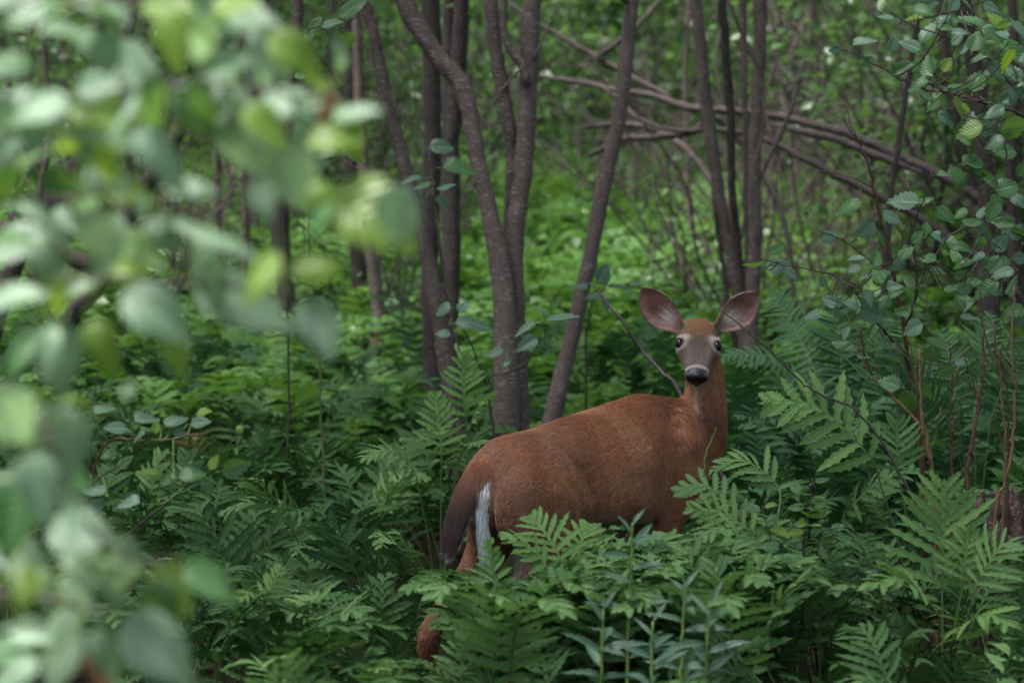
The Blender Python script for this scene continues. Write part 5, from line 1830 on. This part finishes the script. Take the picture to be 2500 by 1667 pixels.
# rotten stump
sp = foot(2440, 8.35)
t = thing('tree_stump', 'rotten broken stump with shredded reddish wood behind the canes', 'stump', sp)
for k in range(15):
    a = k / 15 * 6.283 + rs_.normal() * .1
    r_ = rs_.uniform(.06, .10)
    hgt = rs_.uniform(.42, .66)
    q = np.array([[math.cos(a) * r_ * 1.25, math.sin(a) * r_ * 1.25, -.04, .036], [math.cos(a) * r_, math.sin(a) * r_, hgt * .5, .03], [math.cos(a) * r_ * .9 + rs_.normal() * .01, math.sin(a) * r_ * .9 + rs_.normal() * .01, hgt * .85, .022], [math.cos(a) * r_ * .85, math.sin(a) * r_ * .85, hgt, .006]])
    mb = MB()
    bark_tube(mb, q, 6, .16, rs_, .04)
    link('wood_splinter', mb.mesh('wood_splinter', M['rotten']), t)
mb = MB()
bark_tube(mb, np.array([[0, 0, -.04, .10], [0, 0, .2, .09], [.01, 0, .38, .08], [.01, 0, .44, .03]]), 14, .10, rs_, .05)
link('core', mb.mesh('core', M['rotten']), t)

# sprigs among the trunks
t = thing('alder_sprig', 'sprig with a glossy green leaf hanging in front of the tilted trunk', 'sprig', foot(1075, 10.1))
S = [stem_part(t, [(1062, 355, 10.0, 3), (1060, 400, 10.0, 3), (1056, 470, 10.0, 4), (1066, 560, 10.02, 5), (1082, 680, 10.05, 6), (1100, 800, 10.08, 7), (1110, 1000, 10.1, 8), (1075, 1400, 10.1, 9)], 'twig', rng=rs_)]
add_leaves(t, S, [(1074, 360, 74, 4, 'g'), (1116, 408, 92, 2, 'm'), (1010, 432, 58, 175, 'g'), (1034, 452, 54, 200, 'm'), (1086, 456, 58, 20, 'g'), (1077, 492, 48, -40, 'g'), (1048, 470, 34, 230, 'g')], 9.95, rs_, nup=.7)
t = thing('alder_sprig', 'sprig with a bright serrated young leaf beside the thin tilted trunk', 'sprig', foot(800, 9.4))
S = [stem_part(t, [(838, 320, 9.2, 2), (815, 345, 9.2, 3), (780, 372, 9.2, 3), (760, 420, 9.22, 3), (755, 600, 9.3, 4), (780, 900, 9.4, 5), (800, 1480, 9.4, 6)], 'twig_green', rng=rs_)]
add_leaves(t, S, [(860, 368, 84, -22, 'y'), (742, 338, 62, 160, 'm'), (800, 372, 60, 200, 'g'), (832, 350, 30, 50, 'y'), (788, 398, 50, 190, 'g')], 9.2, rs_, nup=.4)
t = thing('alder_sprig', 'hanging twig of small green leaves at the top of the tilted trunk', 'sprig', foot(690, 9.6))
S = [stem_part(t, [(905, -10, 9.5, 2), (870, 40, 9.5, 3), (820, 75, 9.5, 3), (760, 70, 9.5, 4), (720, 140, 9.5, 4), (690, 400, 9.55, 5), (705, 900, 9.6, 6), (690, 1450, 9.6, 7)], 'twig', rng=rs_)]
add_leaves(t, S, [(746, 92, 72, 200, 'm'), (792, 102, 62, 240, 'm'), (850, 97, 50, 250, 'y'), (806, 58, 60, 20, 'g'), (855, 22, 92, 30, 'm'), (735, 185, 46, 10, 'm'), (770, 62, 54, 60, 'm'), (910, 10, 50, -30, 'm'), (700, 60, 50, 150, 'm')], 9.5, rs_, nup=.5)
t = thing('alder_sprig', 'low sprig of pale oval leaves at the foot of the bent alder', 'sprig', foot(1230, 9.9))
S = [stem_part(t, [(1340, 725, 9.7, 2), (1345, 780, 9.7, 3), (1318, 830, 9.72, 3), (1290, 880, 9.75, 4), (1240, 910, 9.8, 5), (1190, 935, 9.82, 5), (1210, 1100, 9.85, 6), (1230, 1430, 9.9, 7)], 'twig', rng=rs_),
     stem_part(t, [(1080, 755, 9.75, 2), (1120, 790, 9.75, 3), (1150, 840, 9.78, 4), (1185, 935, 9.82, 5)], 'twig', rng=rs_)]
add_leaves(t, S, [(1148, 784, 100, 10, 'g'), (1081, 753, 60, 185, 'g'), (1285, 794, 62, 190, 'g'), (1368, 773, 88, 15, 'g'), (1291, 836, 62, 205, 'g'), (1211, 859, 52, 190, 'g'), (1237, 887, 28, 200, 'm'), (1342, 722, 32, 100, 'y'), (1084, 815, 46, 170, 'g'), (1330, 760, 46, 110, 'm'), (1130, 750, 44, 60, 'g')], 9.7, rs_, nup=.9)
t = thing('alder_sprig', 'sprig of grey leaves standing beside the foot of the leaning trunk', 'sprig', foot(1440, 11.0))
S = [stem_part(t, [(1500, 690, 10.8, 3), (1470, 710, 10.8, 4), (1440, 760, 10.85, 5), (1430, 900, 10.9, 6), (1440, 1330, 11.0, 8)], 'twig', rng=rs_)]
add_leaves(t, S, [(1472, 672, 66, 60, 'g'), (1510, 700, 70, 10, 'g'), (1455, 722, 56, 190, 'g'), (1550, 692, 50, 0, 'g'), (1420, 700, 44, 150, 'g'), (1480, 740, 40, -60, 'g')], 10.8, rs_, nup=.9)

# leafy sprig over the ferns, left of the doe
t = thing('alder_sprig', 'low branch with a curled bud and grey serrated leaves over the ferns', 'sprig', foot(140, 6.6))
S = [stem_part(t, [(582, 1062, 6.35, 3), (560, 1088, 6.35, 3), (531, 1115, 6.36, 4), (495, 1150, 6.38, 5), (453, 1187, 6.4, 5), (410, 1222, 6.42, 6), (354, 1270, 6.45, 6), (260, 1345, 6.5, 7), (188, 1402, 6.55, 8), (140, 1700, 6.6, 10)], 'twig', rng=rs_),
     stem_part(t, [(540, 1043, 6.3, 3), (480, 1060, 6.3, 4), (409, 1071, 6.32, 5), (340, 1074, 6.35, 5), (276, 1074, 6.4, 6), (230, 1140, 6.45, 6), (200, 1390, 6.55, 7)], 'twig_red', rng=rs_),
     stem_part(t, [(320, 1115, 6.4, 3), (249, 1165, 6.42, 5), (190, 1230, 6.48, 6), (185, 1400, 6.55, 7)], 'twig', rng=rs_),
     stem_part(t, [(240, 870, 6.5, 3), (236, 930, 6.5, 4), (225, 1060, 6.5, 5), (222, 1160, 6.5, 6)], 'twig', rng=rs_)]
add_leaves(t, S, [(354, 1022, 72, 20, 'g'), (425, 1024, 72, 40, 'g'), (287, 1044, 60, 170, 'g'), (340, 1064, 50, 200, 'g'), (486, 1030, 56, 10, 'g'), (494, 1006, 46, 20, 'y'), (381, 1044, 38, 90, 'y'), (436, 1052, 46, -20, 'g'),
                  (370, 1154, 78, 172, 'y'), (464, 1160, 76, 10, 'm'), (570, 1143, 80, 12, 'm'), (415, 1170, 52, 190, 'm'), (316, 1226, 74, 175, 'g'), (232, 1192, 80, 150, 'g'), (228, 1238, 80, 190, 'g'), (505, 1190, 44, -60, 'm'),
                  (250, 1000, 60, 30, 'g'), (215, 1040, 60, 200, 'g'), (340, 1519, 54, -10, 'g'), (300, 1130, 50, 60, 'm'), (270, 1110, 48, 190, 'm'), (520, 1130, 46, 60, 'y')], 6.36, rs_, nup=.8)
bud = P(585, 1050, 6.35)
mb = MB()
mb.tube(np.array([bud + np.array([math.cos(a) * .008 * (1 - a / 14), 0, math.sin(a) * .010 * (1 - a / 14)]) for a in np.linspace(-1.5, 9, 22)]) - np.array(t.location), np.linspace(.003, .0055, 22), 6)
link('bud', mb.mesh('bud', M['stem_green']), t)

# ------------------------------------------------------------------ weeds with narrow leaves in front of the deer
rw = np.random.default_rng(71)
WEEDS = [(1540, 1275, 6.15, 12, 'tall weed with blue-green lance-shaped leaves on a yellow-green stem before the doe'), (1668, 1425, 6.0, 9, 'shorter lance-leaved weed standing behind the leaning weed'),
         (1728, 1470, 5.95, 8, 'lance-leaved weed beside the dark gap under the ferns'), (1470, 1490, 5.9, 7, 'low lance-leaved weed at the foot of the tall weed'), (1590, 1520, 5.8, 7, 'small lance-leaved weed between the tall weed and the shorter one')]
for u, vt, d, nl, lab in WEEDS:
    nl = int(nl * 1.3)
    f = foot(u - 10, d)
    t = thing('lance_leaved_weed', lab, 'weed', f)
    R = stem_part(t, [(u + 4, vt, d, 5), (u + 2, vt + 60, d, 6), (u - 3, vt + 160, d, 8), (u - 6, vt + 320, d, 9), (u - 10, 450 + CAM_H / d * FPX, d, 10)], 'stem_green', rng=rw)
    for k in range(nl):
        v = vt + 5 + k * rw.uniform(20, 26)
        p = R[np.argmin(np.abs(proj(R[:, :3])[1] - v)), :3]
        az = k * 2.4 + rw.uniform(0, .6)
        dr = np.array([math.cos(az), math.sin(az) * .8, rw.uniform(.1, .8) if k > 1 else 1.6])
        put('leaf', LANCE[int(rw.integers(4))], t, p, dr, [0, -.8, .9], rw.uniform(.09, .125) * (1 if k > 1 else .6))

# bushes of small oval leaves between the ferns
for u, d, vtop, nl, w, lab in [(2010, 7.25, 1225, 120, 190, 'small-leaved bush with blue-green oval leaves among the ferns by the canes'), (1950, 6.9, 1150, 46, 80, 'thin plant with some yellow-green leaves beside the fern with upturned leaflets'),
                               (2110, 7.0, 1330, 70, 120, 'low small-leaved bush in shade under the tall pale fern')]:
    f = foot(u, d)
    t = thing('small_leaved_bush', lab, 'bush', f)
    S = []
    for k in range(max(5, nl // 9)):
        uu = u + rw.normal() * w * .5
        vv = vtop + abs(rw.normal()) * 70 + abs(uu - u) * .35
        dd = d + rw.normal() * .10
        S.append(stem_part(t, [(uu, vv, dd, 2), (u + (uu - u) * .75, vv + 90, dd, 3), (u + (uu - u) * .4, vv + 230, d + (dd - d) * .6, 4), (u, 450 + CAM_H / d * FPX, d, 5)], 'twig', rng=rw))
    for k in range(nl):
        R = S[k % len(S)]
        i = int(len(R) * rw.uniform(0, .5))
        p = R[i, :3]
        az = rw.uniform(0, 6.28)
        ms = (ALDER_Y if ('yellow' in lab and k % 3 == 0) else (ALDER if 'yellow' in lab else ROUND))[int(rw.integers(3))]
        put('leaf', ms, t, p, [math.cos(az), math.sin(az), rw.uniform(-.1, .5)], [rw.normal() * .3, -.4 + rw.normal() * .3, 1], rw.uniform(.026, .042) * (1.5 if 'yellow' in lab else 1))

# grass tufts
for u, d, n, hh, lab in [(1225, 9.6, 26, .42, 'tuft of long grass blades at the foot of the bent alder'), (1340, 9.8, 16, .36, 'thinner tuft of grass beside the foot of the leaning trunk'), (1830, 6.0, 22, .36, 'sparse grass in the dark gap beside the lance-leaved weeds'),
                         (560, 6.2, 24, .34, 'fine grass in the shade under the ferns by the unfurling frond'), (900, 6.0, 18, .32, 'short grass tuft beside the doe\'s hock')]:
    f = foot(u, d)
    V, F, RR = [], [], []
    for k in range(n):
        b = rw.normal(size=2) * .07
        az = rw.uniform(0, 6.28)
        H_ = hh * rw.uniform(.6, 1.25)
        bend = rw.uniform(.1, .6) * H_
        wd = rw.uniform(.002, .0038)
        o = len(V)
        for i, q in enumerate(np.linspace(0, 1, 7)):
            c = np.array([b[0] + math.cos(az) * bend * q * q, b[1] + math.sin(az) * bend * q * q, H_ * q * (1 - .25 * q * q) - .02])
            sx = np.array([-math.sin(az), math.cos(az), 0]) * wd * (1 - q * .9)
            V += [c - sx, c + sx]
            RR += [k / n] * 2
            if i:
                F.append((o + 2 * i - 2, o + 2 * i - 1, o + 2 * i + 1, o + 2 * i))
    g = link('grass_tuft', np_mesh('grass_tuft', np.array(V), np.array(F), M['grass'], {'rnd': np.array(RR)}), None, tuple(f))
    g['label'] = lab
    g['category'] = 'grass'
    g['kind'] = 'stuff'

# ------------------------------------------------------------------ the near alder, out of focus
rn = np.random.default_rng(81)
nb_ = P(-260, 833, 3.00)
t = thing('alder_shrub', 'near alder branches with large soft leaves hanging in from beside the camera', 'shrub', (nb_[0], nb_[1], float(ground_z(nb_[0], nb_[1]))))
D0 = 2.95
S = [stem_part(t, [(-150, -300, 3.00, 30), (-200, 100, 3.00, 46), (-220, 600, 3.00, 58), (-240, 1200, 3.00, 66), (-255, 2500, 3.00, 80), (-260, 4740, 3.00, 100)], 'twig', 'stem', 8, rn)]
for rows in [[(-215, 330, 3.00, 22), (-60, 300, 2.98, 18), (200, 235, 2.95, 15), (480, 205, 2.93, 12), (700, 215, 2.91, 9), (830, 262, 2.90, 5)],
             [(-220, 520, 3.00, 20), (0, 490, 3.00, 16), (250, 480, 3.01, 12), (450, 520, 3.01, 9), (560, 545, 3.01, 6)],
             [(-230, 760, 3.00, 24), (-40, 700, 2.97, 18), (200, 680, 2.93, 14), (450, 695, 2.91, 11), (650, 712, 2.89, 8), (770, 730, 2.89, 5)],
             [(-240, 900, 3.00, 22), (-40, 930, 2.95, 18), (90, 1020, 2.91, 14), (180, 1240, 2.89, 12), (300, 1350, 2.87, 9), (420, 1372, 2.85, 6)],
             [(-245, 1420, 3.00, 22), (-40, 1440, 2.95, 16), (120, 1470, 2.89, 12), (280, 1490, 2.87, 8), (380, 1500, 2.85, 5)],
             [(-195, 40, 3.00, 22), (0, 20, 2.98, 16), (250, -5, 2.95, 12), (450, 10, 2.93, 9), (660, 60, 2.92, 5)],
             [(480, 205, 2.93, 9), (560, 300, 2.92, 8), (680, 390, 2.91, 7), (790, 470, 2.90, 5)]]:
    S.append(stem_part(t, rows, 'twig', 'branch', 7, rn))
FG = [(321, 172, 235, -70, 'g'), (150, 75, 125, 15, 'm'), (505, 80, 160, -75, 'y'), (402, 12, 135, 0, 'y'), (706, 126, 160, -35, 'y'), (600, 42, 140, -10, 'g'), (827, 138, 90, 95, 'g'), (798, 262, 115, -100, 'd'), (862, 272, 115, 5, 'g'),
      (700, 247, 160, 0, 'g'), (86, 255, 200, 170, 'g'), (189, 240, 46, -80, 'd'), (218, 355, 200, -80, 'm'), (265, 390, 120, -95, 'y'), (612, 330, 230, -62, 'm'), (712, 420, 195, -62, 'g'), (396, 370, 195, -32, 'g'), (886, 520, 265, -32, 'Y'),
      (525, 578, 270, -22, 'g'), (415, 555, 115, 185, 'g'), (777, 785, 170, -65, 'y'), (765, 655, 140, 15, 'y'), (570, 715, 250, -8, 'y'), (370, 760, 200, -35, 'g'), (410, 830, 180, -60, 'y'), (135, 715, 95, -80, 'y'), (40, 730, 180, 190, 'g'),
      (115, 525, 190, -20, 'm'), (45, 600, 210, 200, 'g'), (320, 610, 180, -20, 'g'), (345, 505, 62, 90, 'y'), (145, 860, 200, -85, 'g'), (240, 830, 140, -60, 'y'), (138, 1076, 230, -92, 'g'), (182, 970, 85, 10, 'y'), (33, 965, 140, 180, 'g'),
      (61, 1425, 115, -95, 'y'), (415, 1428, 165, -52, 'y'), (508, 1413, 155, -32, 'm'), (276, 1436, 100, -80, 'g'), (150, 1575, 240, -105, 'g'), (376, 1575, 235, -48, 'g'), (190, 1300, 210, -28, 'g'), (255, 1370, 150, -10, 'g'), (28, 1240, 210, -110, 'm'),
      (17, 1535, 130, 190, 'g'), (310, 955, 54, 60, 'm'), (60, 390, 170, 200, 'g'), (20, 150, 160, 170, 'm'), (250, 15, 140, 10, 'm'), (90, 20, 150, 190, 'm'), (60, 850, 160, -120, 'm'), (90, 1180, 170, -60, 'g'), (240, 1640, 130, -60, 'd'), (30, 1640, 160, 200, 'g'),
      (470, 260, 150, -40, 'm'), (560, 20, 130, 20, 'y'), (660, 110, 150, -60, 'g'), (760, 190, 130, -20, 'y'), (560, 250, 150, -100, 'g'), (640, 300, 130, -30, 'y'), (380, 240, 150, -60, 'm'), (740, 330, 110, -90, 'm'), (240, 110, 150, -30, 'g'), (420, 90, 150, -90, 'y'), (640, 480, 110, -70, 'y'), (120, 640, 140, -40, 'm'), (230, 560, 140, -60, 'g'), (300, 280, 150, -120, 'g'), (540, 160, 130, 30, 'g'), (640, 180, 110, -30, 'g')]
FG = [(a, b, c * 1.08, e, f) for a, b, c, e, f in FG]
FG += [(rn.uniform(-60, 300), rn.uniform(0, 1650), rn.uniform(110, 180), rn.uniform(-130, 30), rn.choice(['m', 'g', 'g', 'g', 'y'])) for _ in range(26)]
for R_ in S[1:]:
    for _ in range(6):
        q = R_[int(rn.integers(len(R_) // 5, len(R_))), :3]
        uu, vv, _d = proj(q)
        FG.append((uu + rn.normal() * 55, vv + rn.normal() * 60, rn.uniform(110, 200), rn.uniform(-140, 40), rn.choice(['m', 'g', 'g', 'y', 'y'])))
FG = [(a, b, c, e, {'g': 'p', 'm': 'p' if rn.random() < .45 else 'm', 'y': 'p' if rn.random() < .25 else 'y', 'Y': 'y'}.get(f, f)) for a, b, c, e, f in FG]
add_leaves(t, S, FG, D0, rn, nup=.9, dj=.12, reach=.02)
# ------------------------------------------------------------------ labels that say which one
LAND = [("the doe's tail", foot(1120, 7.4)), ("the doe's hock", foot(1040, 7.0)), ("the doe's thigh", foot(1330, 6.9)), ("the doe's belly", foot(1500, 7.1)), ("the doe's chest", foot(1720, 7.6)),
        ("the doe's neck", foot(1800, 8.4)), ('the bent alder', foot(1236, 10.4)), ('the leaning trunk', foot(1358, 11.2)), ('the tilted trunk', foot(1095, 10.9)), ('the scarred stem', foot(913, 14.6)),
        ('the vine-wrapped trunk', foot(1832, 12.4)), ('the red-stemmed sapling', foot(2262, 8.25)), ('the rotten stump', foot(2440, 8.35)), ('the tall weed', foot(1530, 6.1)), ('the small-leaved bush', foot(2010, 7.25)),
        ('the curled bud', foot(585, 6.35)), ('the unfurling frond', foot(655, 6.5)), ('the double-footed stem', foot(718, 15.0)), ('the tall pale fern', foot(2300, 6.9)), ('the lodged limb', foot(220, 11.8)),
        ('the fallen trunk', foot(2150, 13.2)), ('the grey-leaved sprig', foot(1440, 10.8)), ('the near alder branches', foot(250, 7.5)), ('the forked cane', foot(2360, 7.6))]
NUM = {1: 'one frond', 2: 'two fronds', 3: 'three fronds', 4: 'four fronds', 5: 'five fronds'}
kids = {}
for o in SC.objects:
    if o.parent is not None:
        kids.setdefault(o.parent.name, []).append(o)
for o in [o for o in SC.objects if o.parent is None and o.get('group')]:
    x, y = o.location.x, o.location.y
    order = sorted(LAND, key=lambda l: math.hypot(x - l[1][0], y - l[1][1]))
    a, b = order[0][0], order[1][0]
    if y > 13.5:                                  # behind the trunks: named by the stems it stands behind
        tr = [('the bent alder', 1236, 10.4), ('the leaning trunk', 1358, 11.2), ('the tilted trunk', 1095, 10.9), ('the scarred stem', 913, 14.6), ('the double-footed stem', 718, 15.0), ('the vine-wrapped trunk', 1832, 12.4),
              ('the dark straight trunk', 1055, 12.4), ('the lodged limb', 60, 12.0), ('the heavily leaning stem', 330, 12.2), ('the brush pile', 1600, 14.5), ('the fallen trunk', 2080, 13.8), ('the log-end trunk', 2400, 13.0)]
        tr = sorted(tr, key=lambda l: abs(x / y - (l[1] - 1250) / FPX))
        a, b = tr[0][0], tr[1][0]
    st = o.name.split('.')[0]
    if st == 'fern':
        fr = kids.get(o.name, [])
        sc_ = max(f.scale[0] for f in fr)
        size = 'small' if sc_ < .75 else ('tall' if sc_ > 1.05 else 'knee-high')
        old = any(f.data in BROAD_O for f in fr)
        nar = fr[0].data.name.startswith('narrow')
        pale = any(f.data in BROAD_P for f in fr)
        o['label'] = '%s %s fern of %s between %s and %s' % (size, 'feathery' if nar else ('part-yellowed lobed' if old else ('pale lobed' if pale else 'green lobed')), NUM[min(len(fr), 5)], a, b)
        o['group'] = 'ferns of the fern bed'
    elif st == 'young_tree':
        o['label'] = '%s standing behind %s and %s' % ('thin dark young tree' if 'dark' in o['label'] else 'thin paler young tree', a, b)
        o['group'] = 'young trees of the wood beyond'
    elif st == 'brush_shrub':
        o['label'] = 'leafy many-stemmed shrub %s %s and %s' % ('close behind' if y < 18 else 'deep in the wood behind', a, b)
    elif st == 'brushwood':
        o['label'] = 'bare tangled grey-brown bush behind %s and %s' % (a, b)
